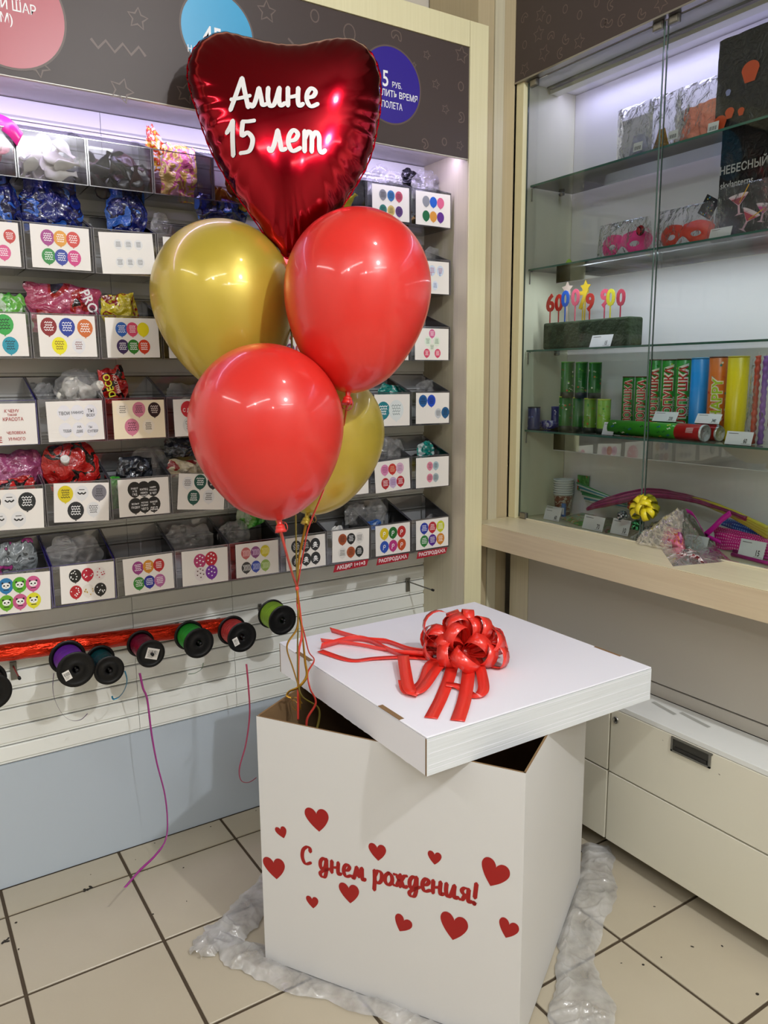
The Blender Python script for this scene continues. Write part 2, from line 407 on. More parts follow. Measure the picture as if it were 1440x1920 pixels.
for px, py, r in [(287, 1714, .0035), (344, 1627, .003), (288, 1574, .003), (290, 1581, .003), (254, 1612, .002), (395, 1550, .003), (350, 1690, .0025), (276, 1632, .002), (1227, 1700, .004), (1298, 1775, .005), (1354, 1774, .004), (1206, 1809, .004), (1165, 1806, .003), (1240, 1795, .003), (30, 1730, .004), (35, 1780, .004), (480, 1520, .003), (170, 1640, .002), (1420, 1864, .005)]:
    p = hit(px, py, 2, 0); m.ell(FZ, p.x, p.y, r, r*rs.uniform(.5, 1), 0, mat('dirt', '#2a241c', .9), 7, rs.random()*3)
for px, py in ((166, 1667), (17, 1762)):
    p = hit(px, py, 2, 0)
    for q in range(7): m.ell(FZ, p.x + rs.uniform(-.016, .016), p.y + rs.uniform(-.008, .008), .006*rs.random() + .002, .004, .00005*q, mat('dirt'), 7, rs.random()*3)
m.build('dirt_specks', floor)['kind'] = 'stuff'
# walls
mb = MB(); mb.box((-3.2, 2.47, 0), (2.6, 2.6, CEIL), M_wall); wall_back = struct(mb, 'wall_back')
mb = MB(); mb.box((2.46, -4.2, 0), (2.6, 2.47, CEIL), M_wall); struct(mb, 'wall_right')
mb = MB(); mb.box((-3.3, -4.2, 0), (-3.2, 2.6, CEIL), M_wall); struct(mb, 'wall_left')
mb = MB(); mb.box((-3.2, -4.3, 0), (2.6, -4.2, CEIL), M_wall); struct(mb, 'wall_front')
mb = MB(); mb.box((-3.3, -4.3, CEIL), (2.7, 2.7, CEIL + 0.06), M_ceiling); struct(mb, 'ceiling')
# backing of the slatwall and the slats
mb = MB(); mb.box((-0.62, 2.392, 0.0), (UX, 2.47, 2.24), M_slatback); sw = struct(mb, 'trim_1'); 
cols = [(-0.62, 0.5985), (0.6, 0.9275), (0.929, UX - 0.001)]
prev = 0.386; gz = [0.386 + 0.056*k for k in range(33)]
def slat_mesh(L, H):
    m = MB(); lip = 0.010
    # closed profile (y,z): a face with a rounded recessed lip at its foot, like a slatwall groove
    prof = [(0.008, 0.0), (0.0055, 0.0), (0.0055, lip*0.55), (0.0, lip), (0.0, H - 0.002), (0.002, H), (0.008, H)]
    for x in (0, L):
        for y, z in prof: m.v.append(Vector((x, y, z)))
    n = len(prof)
    for i in range(n): m.face((i, i + n, (i+1) % n + n, (i+1) % n), M_slat)
    m.face(range(n-1, -1, -1), M_slat); m.face(range(n, 2*n), M_slat)
    return m.mesh('slat')
for (xa, xb) in cols:
    me = slat_mesh(xb - xa, 0.056 - 0.0035)
    for k in range(33):
        link_mesh('slat', me, sw, Matrix.Translation((xa, WY, gz[k] + 0.0035)))['kind'] = 'structure'
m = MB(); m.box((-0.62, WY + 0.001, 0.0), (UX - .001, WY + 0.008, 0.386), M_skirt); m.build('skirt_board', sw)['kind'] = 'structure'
# ---------------------------------------------------------------- wall unit carcass (pillar, side panel, header)
unit = thing('display_unit', 'tall birch display unit with brown printed header above the bins', 'shop shelving', (1.2, 2.3, 0))
mb = MB(); mb.box((UX, FY + 0.006, 0), (UX + 0.02, 2.47, 2.545), M_birch); mb.build('side_panel', unit)
mb = MB(); mb.box((UX + 0.0005, FY, 0), (1.7925, FY + 0.005, 2.623), M_cream); mb.box((UX + 0.021, FY + 0.005, 0), (1.7925, 2.46, 2.62), M_cream); mb.build('pillar_panel', unit, bevel=0.0008)
mb = MB(); mb.box((-0.62, FY, 2.545), (UX - 0.001, FY + 0.018, 2.623), M_cream); mb.box((-0.62, FY + 0.018, 2.605), (UX - 0.001, 2.46, 2.623), M_cream); mb.build('top_rail', unit, bevel=0.0008)
mb = MB(); mb.box((-0.62, FY + 0.018, 2.236), (UX - 0.0005, WY + 0.006, 2.252), mat('soffit_white', '#d9d6dc', 0.4)); mb.build('soffit_board', unit)
mb = MB(); mb.box((-0.62, FY + 0.005, 2.206), (UX - 0.0005, FY + 0.017, 2.544), M_brown)
mb.box((-0.62, FY + 0.005, 2.2045), (UX - 0.0005, FY + 0.017, 2.206), M_white); header = mb.build('header_board', unit)
header['label'] = 'dark brown printed header board with pale outline stars and squiggles'
mb = MB(); mb.box((-0.5, 2.165, 2.2285), (1.70, 2.177, 2.2355), mat('led_tape', '#ffffff', 0.4, emit=('#cfc4ff', 3))); mb.build('led_tape', unit)
HF = Fr((0, FY + 0.005, 0), (1, 0, 0), (0, 0, 1))
def hp(px, py): p = hit(px, py, 1, FY + 0.005); return p.x, p.z
def star(mb, fr, x, y, r, rot, c, mt, wd):
    pts = []
    for i in range(10):
        t = rot + math.pi*i/5; q = r if i % 2 == 0 else r*0.5; pts.append((x + q*math.sin(t), y + q*math.cos(t)))
    mb.stroke(fr, pts, wd, c, mt, closed=True)
def bean(mb, fr, x, y, r, rot, c, mt, wd):
    base = [(-.9, .15), (-.75, .75), (0, 1.0), (.8, .7), (.95, 0), (.8, -.5), (.45, -.3), (.4, .1), (0, .35), (-.4, .0), (-.65, -.2)]
    ca, sa = math.cos(rot), math.sin(rot)
    mb.stroke(fr, [(x + r*(a*ca - b*sa), y + r*(a*sa + b*ca)) for a, b in base], wd, c, mt, closed=True, sm=3)
def oval(mb, fr, x, y, r, c, mt, wd):
    mb.stroke(fr, [(x + r*.8*math.cos(t), y + r*math.sin(t)) for t in [math.tau*i/16 for i in range(16)]], wd, c, mt, closed=True)
def motif(name, par, fn):
    m = MB(); fn(m); return m.build(name, par)
for (px, py, r, k) in [(258, 35, .026, .1), (72, 123, .026, .5), (228, 170, .030, .3), (348, 175, .026, .2), (500, 22, .028, .0), (800, 103, .014, .3), (865, 103, .026, .1), (817, 158, .015, .2), (835, 205, .015, .4), (862, 273, .015, .3), (776, 122, .009, .1)]:
    x, z = hp(px, py); motif('printed_star', header, lambda m: star(m, HF, x, z, r, k, 0.0006, M_motif, 0.0045 if r > .02 else .0032))
for (px, py, r) in [(655, 62, .024), (864, 162, .013), (833, 266, .011), (590, 30, .016)]:
    x, z = hp(px, py); motif('printed_ring', header, lambda m: oval(m, HF, x, z, r, 0.0006, M_motif, 0.0038))
for (px, py, r, k) in [(743, 70, .019, .1), (863, 220, .016, -1.4), (795, 270, .015, -1.0)]:
    x, z = hp(px, py); motif('printed_bean', header, lambda m: bean(m, HF, x, z, r, k, 0.0006, M_motif, 0.0035))
zz = [hp(170+ a, 72 + b) for a, b in ((0, 0), (14, 18), (28, 4), (45, 26), (60, 10), (76, 31), (90, 16), (103, 34))]
motif('printed_zigzag', header, lambda m: m.stroke(HF, zz, 0.007, 0.0006, M_motif))
zz = [hp(540 + a, 72 + b) for a, b in ((0, 0), (20, 22), (36, 10), (56, 30))]
motif('printed_zigzag', header, lambda m: m.stroke(HF, zz, 0.006, 0.0006, M_motif))
def sign(px, py, rx, col, name):
    x, z = hp(px, py); m = MB()
    m.fan(HF, [(x + (rx+.005)*math.cos(t), z + (rx+.005)*math.sin(t)) for t in [math.tau*i/56 for i in range(56)]], 0.0007, flat('#5f5049'))
    m.fan(HF, [(x + rx*math.cos(t), z + rx*math.sin(t)) for t in [math.tau*i/56 for i in range(56)]], 0.0011, flat(col, 0.35)); return m, x, z
M_wp = flat('#f2f2f4')
m, x, z = sign(733, 160, 0.1075, '#31208c', 0)
tx, tz = hp(717, 163); m.text(HF, '5', tx, tz + .004, 0.064, .0016, M_wp, 'L', .012, .78); m.text(HF, '2', tx - .036, tz + .004, 0.064, .0016, M_wp, 'L', .012, .78)
tx, tz = hp(735, 165); m.text(HF, 'РУБ.', tx, tz + .002, 0.022, .0016, M_wp, 'L', .01, .8)
tx, tz = hp(782, 193); m.text(HF, 'ПРОДЛИТЬ ВРЕМЯ', tx, tz, 0.026, .0016, M_wp, 'R', .012, .80)
tx, tz = hp(754, 208); m.text(HF, 'ПОЛЕТА', tx, tz, 0.026, .0016, M_wp, 'R', .012, .72)
m.build('round_sign', header)['label'] = 'violet round price sign'
m, x, z = sign(408, 62, 0.100, '#3aa0cf', 0)
tx, tz = hp(381, 84); m.text(HF, '45', tx, tz, .070, .0016, M_wp, 'L', .012, .78)
tx, tz = hp(352, 97); m.text(HF, 'НАДУТЬ ШАР', tx, tz, .024, .0016, M_wp, 'L', .008, .78)
m.build('round_sign', header)['label'] = 'sky blue round price sign'
m, x, z = sign(14, 18, 0.125, '#b04a55', 0)
tx, tz = hp(68, 30); m.text(HF, 'ЫЙ ШАР', tx, tz, .030, .0016, M_wp, 'R', .010, .80)
tx, tz = hp(24, 46); m.text(HF, 'ОМ)', tx, tz, .030, .0016, M_wp, 'R', .010, .80)
tx, tz = hp(38, 3); m.text(HF, 'С.', tx, tz, .022, .0016, M_wp, 'R', .008, .80)
m.build('round_sign', header)['label'] = 'dusty red round price sign'
# filler trims between the unit and the glass showcase
mb = MB(); mb.box((1.7930, 2.188, 0), (1.862, 2.46, 3.34), M_beige); mb.box((1.864, 2.184, 0), (1.905, 2.46, 3.34), M_birch); struct(mb, 'trim_2')
mb = MB(); mb.box((1.907, 2.192, 0), (1.963, 2.46, 3.34), M_beige); struct(mb, 'trim_3')
# small white cable reel device on top of the unit
x, y, z = 1.62, 2.30, 2.623
t = thing('wall_fan_heater', 'small white appliance with a dark grille on top of the unit', 'appliance', (1.665, 2.36, 2.623))
mb = MB(); mb.box((1.60, 2.32, 2.6235), (1.72, 2.41, 2.70), mat('white_plastic', '#e6e6e2', 0.35)); mb.build('housing', t, bevel=0.01)
mb = MB(); 
for r in (0.012, 0.022, 0.032): mb.tube([(1.66 + r*math.cos(a), 2.314, 2.664 + r*math.sin(a)) for a in [math.tau*i/24 for i in range(25)]], 0.002, mat('white_plastic'), 6)
mb.build('grille', t)
mb = MB(); mb.ell(Fr((1.66, 2.3185, 2.664), (1, 0, 0), (0, 0, 1)), 0, 0, .034, .034, 0, M_black); mb.build('grille_opening', t)
mb = MB(); mb.tube(smooth_pts([(1.76, 2.38, 2.6285), (1.80, 2.38, 2.66), (1.83, 2.45, 2.76), (1.85, 2.462, 3.0)], 8), 0.004, mat('white_plastic')); tag(mb.build('power_cable'), 'thin white cable running up the wall above the unit', 'cable')
# ---------------------------------------------------------------- ceiling lamps
M_lampbody = mat('lamp_body', '#d5d5d2', 0.4)
M_bulb = mat('lamp_glow', '#ffffff', 0.4, emit=('#fff2dc', 9))
for i, (x, y, e, c, r) in enumerate(SPOTS):
    t = thing('ceiling_spot_lamp', ['round ceiling spot lamp before the glass showcase', 'round ceiling spot lamp towards the open shop floor', 'round ceiling spot lamp above the white box', 'round ceiling spot lamp behind the photographer'][i], 'lamp', (x, y, CEIL - 0.34))
    mb = MB(); mb.lathe([(0.012, CEIL), (0.012, CEIL - 0.12), (0.05, CEIL - 0.13), (0.062, CEIL - 0.24), (0.058, CEIL - 0.24), (0.046, CEIL - 0.15), (0.0, CEIL - 0.15)], M_lampbody, 20, Matrix.Translation((x, y, 0))); mb.build('housing', t)
    mb = MB(); mb.lathe([(0.0, CEIL - 0.215), (0.03, CEIL - 0.212), (0.04, CEIL - 0.19)], M_bulb, 20, Matrix.Translation((x, y, 0))); mb.build('bulb', t)
for i, (x, y, L, rz, e) in enumerate(TUBES):
    t = thing('tube_lamp', ['long tube lamp over the middle of the shop', 'long tube lamp at the far end of the shop', 'tube lamp along the side of the shop', 'short tube lamp by the side wall'][i], 'lamp', (x, y, CEIL - 0.07), Matrix.Rotation(rz, 3, 'Z'))
    mb = MB(); mb.box((-L/2, -0.05, 0.012), (L/2, 0.05, 0.069), M_lampbody); mb.build('housing', t, world=False)
    mb = MB(); mb.box((-L/2 + .02, -0.042, 0.0), (L/2 - .02, 0.042, 0.010), M_bulb); mb.build('diffuser', t, world=False)
# dark ceiling trusses
for k in range(4):
    mb = MB(); y = -3.4 + k*1.3
    for z in (CEIL - 0.04, CEIL - 0.22): mb.box((-3.19, y - .015, z - .015), (2.45, y + .015, z + .015), M_dkmetal)
    for q in range(14):
        x = -3.1 + q*0.4; mb.tube([(x, y, CEIL - .22), (x + .2, y, CEIL - .04), (x + .4, y, CEIL - .22)], 0.008, M_dkmetal, 6)
    mb.build('trim_%d' % (4 + k))['kind'] = 'structure'
# ---------------------------------------------------------------- showcase
GX = 1.985; SBX = 2.215; CZ = 0.973; YE = -0.35
show = thing('glass_showcase', 'tall lit glass showcase with cream frame and four glass shelves', 'showcase', (2.1, 1.2, CZ))
M_inner = mat('showcase_inner', '#e6e4e6', 0.45)
mb = MB(); mb.box((1.966, 2.150, CZ + .0005), (2.40, 2.186, 2.50), M_cream); mb.box((1.990, 2.1485, CZ + .0005), (SBX - .001, 2.150, 2.49), mat('side_inner', '#eeedd2', .45)); mb.build('side_panel', show, bevel=0.0008)
mb = MB(); mb.box((SBX, YE, CZ + .0005), (SBX + .016, 2.149, 2.489), M_inner); mb.build('back_panel', show)
mb = MB(); mb.box((1.99, YE, 2.4905), (2.40, 2.149, 2.51), M_inner); mb.box((2.085, YE, 2.470), (2.125, 2.146, 2.482), M_white); mb.build('top_board', show)
mb = MB(); mb.box((2.1255, YE, 2.472), (2.1275, 2.14, 2.480), mat('led_tape')); mb.build('led_tape', show)
mb = MB(); mb.box((1.960, YE, 2.4975), (1.984, 2.188, CEIL - .01), M_brown); mb.box((1.958, YE, 2.492), (1.9845, 2.188, 2.4975), M_metal); hb = mb.build('header_board', show)
hb['label'] = 'dark brown header board with faint outline stars'
SF = Fr((1.960, 0, 0), (0, -1, 0), (0, 0, 1))
rr = random.Random(3)
def sp_(px, py): p = hit(px, py, 0, 1.960); return -p.y, p.z
for px, py, k in [(984, 35, 2), (1014, 27, 0), (1060, 17, 1), (1087, 28, 1), (1029, 36, 1), (1119, 5, 1), (1147, 8, 2), (1010, 64, 0), (1033, 70, 2), (1062, 72, 2), (1086, 78, 0), (1131, 43, 1), (1142, 40, 2), (1167, 38, 2), (984, 84, 1), (1020, 100, 0), (1052, 99, 2), (984, 130, 0), (1205, 24, 2), (1240, 5, 0)]:
    a, b = sp_(px, py)
    mb = MB()
    if k == 0: star(mb, SF, a, b, .021 + .006*rr.random(), rr.random(), .0006, M_motif, .0035)
    elif k == 1: oval(mb, SF, a, b, .012, .0006, M_motif, .003)
    else: bean(mb, SF, a, b, .016, rr.random()*3, .0006, M_motif, .003)
    mb.build(['printed_star', 'printed_ring', 'printed_bean'][k], hb)
SZ = [2.157, 1.874, 1.591, 1.303]
for z in SZ:
    mb = MB(); mb.box((2.000, YE + .02, z - .006), (2.205, 2.142, z), M_shelfglass)
    mb.box((1.9985, YE + .02, z - .0062), (2.0000, 2.142, z + .0002), M_glassedge); s_ = mb.build('glass_shelf', show)
    for yy in (2.136,):
        mb = MB(); mb.tube([(2.012, yy, z - .0075), (2.012, yy + .011, z - .0075), (2.012, yy + .011, z - .05)], 0.0025, mat('clear_hook', '#a9aaa4', .2)); mb.build('shelf_clip', s_)
    mb = MB(); mb.tube([(2.15, 2.1485, z - .012), (2.15, 2.13, z - .012)], 0.006, M_metal, 10); mb.build('shelf_pin', s_)
for z, ya in ((1.874, 2.00), (1.303, 1.99)):
    mb = MB(); mb.box((1.9960, 0.2, z - .062), (1.9972, ya, z - .006), clear('price_rail', '#f4f4f6', 0.07, .02, 1.45)); mb.box((1.9950, 0.2, z - .0635), (1.9982, ya, z - .062), mat('rail_edge', '#d8d8d8', .2)); mb.build('price_rail', show)
def door(y0, y1):
    mb = MB(); mb.box((GX - .002, y0, CZ + .006), (GX + .002, y1, 2.488), M_glass)
    for ye in (y0, y1): mb.box((GX - .0022, ye - .0012, CZ + .006), (GX + .0022, ye + .0012, 2.488), mat('glass_edge_dark', '#4f625a', .2))
    return mb.build('glass_door', show)
d1 = door(1.590, 2.146); d2 = door(0.80, 1.578)
def hinge(y, z, par, sy=.034):
    mb = MB(); mb.box((GX - .008, y - sy/2, z), (GX + .004, y + sy/2, z + .022), M_dkmetal); mb.box((GX - .0095, y - sy/2 + .004, z + .003), (GX - .008, y + sy/2 - .004, z + .019), M_metal); mb.build('hinge', par, bevel=.001)
hinge(2.120, CZ + .002, d1); hinge(2.116, 2.4695, d1); hinge(1.610, 2.4695, d1); hinge(1.556, 2.4695, d2)
mb = MB(); mb.box((GX - .005, YE, CZ + .0005), (GX + .005, 2.147, CZ + .0055), mat('track_cream', '#d9d3b8', .3)); mb.build('door_track', show)
mb = MB(); mb.tube([(2.03, 1.2 + q*.9, 2.468) for q in (-1, 1)], .004, M_dkmetal); mb.build('cable', show)
# counter with apron
ctr = thing('counter_shelf', 'birch counter ledge running below the glass showcase', 'counter', (2.1, 1.2, .8))
mb = MB(); mb.box((1.7945, YE, CZ - .0022), (2.44, 2.186, CZ), M_countertop); mb.box((1.7955, YE, CZ - .02), (2.44, 2.186, CZ - .0022), M_countertop); mb.build('top', ctr, bevel=.0008)
mb = MB(); mb.box((1.7932, YE, CZ - .082), (1.808, 2.186, CZ - .0025), M_counter); mb.build('apron', ctr, bevel=.0008)
mb = MB(); mb.box((1.945, YE, .558), (1.962, 2.045, CZ - .0205), M_grey); mb.box((1.945, YE, .5145), (1.962, 2.045, .553), M_grey); mb.build('rear_panel', ctr)
mb = MB(); mb.box((1.9635, YE, .50), (1.97, 2.145, .97), M_black); mb.build('rear_gap', ctr)
mb = MB(); mb.box((1.944, 2.047, .001), (1.9629, 2.145, CZ - .0205), M_birch); mb.build('support_board', ctr, bevel=.0008)
# drawer cabinets below the counter
cab = thing('drawer_cabinet', 'low off-white drawer cabinet with recessed metal pull and lock', 'cabinet', (1.88, 1.0, .07))
ZT = .514
mb = MB(); mb.box((1.812, YE, .090), (1.943, 1.508, ZT - .016), M_drawer); mb.build('body', cab)
mb = MB(); mb.box((1.791, YE, ZT - .0155), (1.943, 1.508, ZT - .0005), mat('drawer_top', '#e2e4e0', .25)); mb.build('top_board', cab, bevel=.001)
def front(y0, y1, z0, z1, par):
    m = MB(); m.box((1.790, y0, z0), (1.811, y1, z1), M_drawer); return m.build('drawer', par, bevel=.0015)
dr1 = front(YE, 1.507, .292, ZT - .017, cab); dr2 = front(YE, 1.507, .060, .287, cab)
hy = hit(1261, 1362, 0, 1.79).y; hy2 = hit(1334, 1416, 0, 1.79).y; hz = .487
hl = MB(); 
for (a, b, c, d) in ((hy2, hy, hz - .036, hz - .031), (hy2, hy2 + .006, hz - .036, hz + .003), (hy - .006, hy, hz - .036, hz + .003), (hy2 - .004, hy, hz + .003, hz + .008)): hl.box((1.786, a, c), (1.7935, b, d), M_dkmetal)
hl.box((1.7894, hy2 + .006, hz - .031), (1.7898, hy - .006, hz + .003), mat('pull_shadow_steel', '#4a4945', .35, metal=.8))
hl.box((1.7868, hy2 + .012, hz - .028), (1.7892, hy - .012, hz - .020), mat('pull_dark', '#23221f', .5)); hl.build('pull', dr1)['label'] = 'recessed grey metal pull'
ly, lz = hit(1155, 1350, 0, 1.79).y, hit(1155, 1350, 0, 1.79).z
lz = min(lz, ZT - .032)
mb = MB(); T = Matrix.Translation((1.790, ly, lz)) @ Matrix.Rotation(-math.pi/2, 4, 'Y')
mb.lathe([(0.0105, 0), (0.0105, .003), (.008, .0045), (.0075, .003), (0, .003)], M_metal, 24, T); mb.build('lock', dr1); mb = MB(); mb.box((1.7862, ly - .0012, lz - .004), (1.7869, ly + .0012, lz + .004), M_black); mb.build('keyhole', dr1)
m = MB(); q = Fr((1.7898, 0, 0), (0, -1, 0), (0, 0, 1))
for (qa, qb) in (((1224, 1316), (1266, 1340)), ((1276, 1336), (1330, 1364))):
    a = hit(*qa, 2, ZT - .0005); b = hit(*qb, 2, ZT - .0005); dd = (b - a).normalized(); nn_ = Vector((-dd.y, dd.x, 0))*.007; tm = MB(); tm.quadpts([a - nn_ + Vector((0,0,.0005)), b - nn_ + Vector((0,0,.0005)), b + nn_ + Vector((0,0,.0005)), a + nn_ + Vector((0,0,.0005))], mat('tape_grey', '#a9aaa4', .4)); tm.build('tape_strip', cab)['label'] = 'grey tape remnant'
for px, py, r in ((1263, 1397, .004), (1280, 1416, .004), (1349, 1452, .003), (1243, 1388, .002)):
    p = hit(px, py, 0, 1.79); m.ell(q, -p.y, p.z, r, r*.4, .0004, mat('scuff', '#6b665a', .7), 8, -.4)
m.build('scuffs', dr1)
cab2 = thing('drawer_cabinet', 'narrow off-white drawer cabinet half hidden behind the white box', 'cabinet', (1.88, 1.8, .07))
mb = MB(); mb.box((1.812, 1.514, .090), (1.943, 2.046, ZT - .016), M_drawer); mb.build('body', cab2)
mb = MB(); mb.box((1.791, 1.513, ZT - .0155), (1.943, 2.046, ZT - .0005), mat('drawer_top')); mb.build('top_board', cab2, bevel=.001)
front(1.513, 2.04, .292, ZT - .017, cab2); front(1.513, 2.04, .060, .287, cab2)
for cb, ya, yb in ((cab, YE, 1.47), (cab2, 1.50, 2.03)):
    for yy in ((ya + .35, yb - .06) if cb is cab else (ya + .1, yb - .06)):
        mb = MB(); mb.lathe([(0, .0005), (.02, .0005), (.02, .012), (.012, .02), (.012, .0895)], M_black, 16, Matrix.Translation((1.90, yy, 0))); mb.build('foot', cb)
# ---------------------------------------------------------------- the big white carton
H = 0.678; S = 0.678; ang = math.radians(-58.149)
f_ = Vector((math.cos(ang), math.sin(ang), 0)); s_v = Vector((-math.sin(ang), math.cos(ang), 0))
TL = Vector((0.70615, 1.68861, 0)); TR = TL + f_*S; BR = TR + s_v*S; BL = TL + s_v*S
carton = thing('gift_carton', 'large white cardboard box with red hearts and birthday greeting', 'box', (TL + BR)/2)
def wall_(name, a, b, inset):
    d = (b - a).normalized(); n = Vector((-d.y, d.x, 0)); th = .005
    m = MB(); o = a + n*0
    for z in (0.003, H):
        for p in (a, b, b + n*th, a + n*th): m.v.append(Vector((p.x, p.y, z)))
    for q, mt in (((3, 2, 1, 0), M_kraft), ((4, 5, 6, 7), M_kraft), ((0, 1, 5, 4), M_carton), ((1, 2, 6, 5), M_carton), ((2, 3, 7, 6), M_kraft), ((3, 0, 4, 7), M_carton)): m.face(q, mt)
    return m.build(name, carton)
e = .0055
wf = wall_('front_wall', TL, TR - f_*.001, 0); wr = wall_('side_wall', TR + s_v*.0005, BR, 0); wb = wall_('rear_wall', BR - f_*e*0 + s_v*0 - f_*.0005, BL, 0); wl = wall_('side_wall', BL - s_v*.0005, TL + s_v*.006, 0)
m = MB(); c = [TL + f_*.007 + s_v*.007, TR - f_*.007 + s_v*.007, BR - f_*.007 - s_v*.007, BL + f_*.007 - s_v*.007]
m.v = [Vector((p.x, p.y, z)) for z in (.003, .008) for p in c]
for q in ((3, 2, 1, 0), (4, 5, 6, 7), (0, 1, 5, 4), (1, 2, 6, 5), (2, 3, 7, 6), (3, 0, 4, 7)): m.face(q, M_kraft)
m.build('bottom', carton)
# print on the front face
FF = Fr(TL, f_, (0, 0, 1))
def fp(px, py): return FF.uv(hitp(px, py, TL, FF.n))
m = MB(); HE = [((595, 1535), (572, 1516), (617, 1516), 43), ]
hearts = [  # centre px, width px, tilt(deg)
 (595, 1536, 45, 8), (528, 1560, 22, 22), (515, 1627, 41, 9), (708, 1597, 33, 4), (815, 1608, 26, 0), (655, 1674, 38, 5), (586, 1691, 23, 6), (927, 1637, 54, -15), (755, 1732, 33, -20), (851, 1737, 52, -4), (953, 1741, 38, -13)]
for px, py, wpx, tl in hearts:
    a, b = fp(px, py); a2, b2 = fp(px + wpx/2, py); a1, b1 = fp(px - wpx/2, py); wv = abs(a2 - a1); wv = (wv + wpx*0.00129*1.0)/2 if False else wv
    ca, sa = math.cos(math.radians(tl)), math.sin(math.radians(tl))
    hh = abs(fp(px, py + wpx/2)[1] - fp(px, py - wpx/2)[1])
    pts = [(a + (x*ca - y*sa)*wv, b + (x*sa + y*ca)*hh*1.0) for x, y in heart_pts(1.0, 16)]
    m = MB(); m.fan(FF, pts, .0006, M_redprint, (a, b)); m.build('printed_heart', wf)
m = MB()
p0 = fp(565, 1617); p1 = fp(897, 1700)
L_ = p1[0] - p0[0]; tot = sum(GL[c_][0] for c_ in 'С днем рождения!')
hgt = L_/(tot*1.06); u0 = p0[0]
def base_(X):
    t_ = (X - u0)/L_; z0, z1 = p0[1], p1[1]
    return z0 + (z1 - z0)*t_ + 0.012*math.sin(t_*math.tau*0.9) * -0.6
xx = script_text(m, FF, 'С днем рождения!', u0, 0, hgt, hgt*.25, .0006, M_redprint, brush=.34, gap=1.06, base=base_, slant=.04)
m.build('greeting_print', wf)
# lid
lx0, lx1, ly0, ly1, lz0, lz1 = .881, 1.587, 1.214, 1.920, .679, .767
lid = thing('box_lid', 'white square cardboard lid lying askew on top of the box', 'box lid', ((lx0 + lx1)/2, (ly0 + ly1)/2, lz0))
m = MB(); m.box((lx0, ly0, lz1 - .004), (lx1, ly1, lz1), M_lid); m.build('top_panel', lid, bevel=.002)
rl = random.Random(5)
for nm, a, b, axis in (('side_flap', (lx0, ly0), (lx1, ly0), 0), ('side_flap', (lx0, ly1 - .004), (lx1, ly1 - .004), 0), ('side_flap', (lx0, ly0 + .005), (lx0, ly1 - .005), 1), ('side_flap', (lx1 - .004, ly0 + .005), (lx1 - .004, ly1 - .005), 1)):
    m = MB(); n = 60; z_t = lz1 - .0045
    for i in range(n + 1):
        t = i/n; zz_ = lz0 + (.0015*rl.random() if axis == 1 else .0003) + (.0005)
        x = a[0] + (b[0]-a[0])*t; y = a[1] + (b[1]-a[1])*t
        dx, dy = (0, .004) if axis == 0 else (.004, 0)
        m.v += [Vector((x, y, zz_)), Vector((x, y, z_t)), Vector((x + dx, y + dy, z_t)), Vector((x + dx, y + dy, zz_))]
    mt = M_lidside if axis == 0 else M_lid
    for i in range(n):
        q = 4*i
        for k in range(4):
            k2 = (k + 1) % 4; m.face((q + k, q + 4 + k, q + 4 + k2, q + k2), mt)
    m.face((0, 1, 2, 3), M_kraft); m.face((4*n + 3, 4*n + 2, 4*n + 1, 4*n), M_kraft)
    m.build(nm, lid)
# slots and creases on the lid
m = MB(); LF = Fr((0, 0, lz1), (1, 0, 0), (0, 1, 0))
for (qa, qb) in (((560, 1222), (589, 1238)), ((711, 1323), (752, 1349)), ((1116, 1212), (1165, 1230)),):
    a = hit(*qa, 2, lz1); b = hit(*qb, 2, lz1)
    m = MB()
    if a.x < 1.2: m.box((lx0 - .0006, min(a.y, b.y), lz1 - .0008), (lx0 + .012, max(a.y, b.y), lz1 + .0004), M_kraft)
    else: m.box((lx1 - .008, min(a.y, b.y), lz1 - .0008), (lx1 + .0006, max(a.y, b.y), lz1 + .0004), M_kraft)
    m.build('flap_slot', lid)
for zc_ in (.756, .728, .702, .692):
    m = MB(); m.box((lx0 + .004, ly0 - .0003, zc_), (lx1 - .002, ly0 + .0005, zc_ + .0008), M_lid); m.build('crease', lid)
# ---------------------------------------------------------------- bow
bc = hit(872, 1238, 2, lz1); bc.z = lz1
bow = thing('ribbon_bow', 'big red satin pull bow with long tails on the white lid', 'bow', bc)
rb = random.Random(11)
def ribbon(pts, wv, name='loop', mt=None):
    m = MB(); n = len(pts); b = 0
    m.band(pts, wv, mt or M_redrib); o = m.build(name, bow)
    md = o.modifiers.new('s', 'SOLIDIFY'); md.thickness = 0.0005; md.offset = 0
    return o
def loop(az, el, Ln, wd, roll=0.0, h0=.02):
    """teardrop ribbon loop leaving the centre in direction (az, el)"""
    d = Vector((math.cos(az)*math.cos(el), math.sin(az)*math.cos(el), math.sin(el)))
    side = Vector((-math.sin(az), math.cos(az), 0)); side = Matrix.Rotation(roll, 3, d) @ side
    nrm = d.cross(side); pts = []; ws = []
    N_ = 22
    for i in range(N_ + 1):
        t = i/N_; a = math.tau*t
        r_ = Ln*0.5*(1 - math.cos(a)); th = 0.40*Ln*math.sin(a)*(0.35 + 0.65*math.sin(a/2)**2)
        p = Vector((0, 0, h0)) + d*r_ + nrm*th
        if p.z < .004: p.z = .004 + .001*rb.random()
        pts.append(bc + p); q = wd/2*(0.62 + 0.38*math.sin(a/2)); ws.append(side*q)
    ribbon(pts, ws)
for k in range(11): loop(math.tau*k/11 + rb.uniform(-.2, .3), rb.uniform(.08, .30), rb.uniform(.096, .128), .034, rb.uniform(-.9, .9), .020)
for k in range(10): loop(math.tau*k/10 + rb.uniform(-.3, .3), rb.uniform(.40, .80), rb.uniform(.085, .115), .034, rb.uniform(-1.0, 1.0), .028)
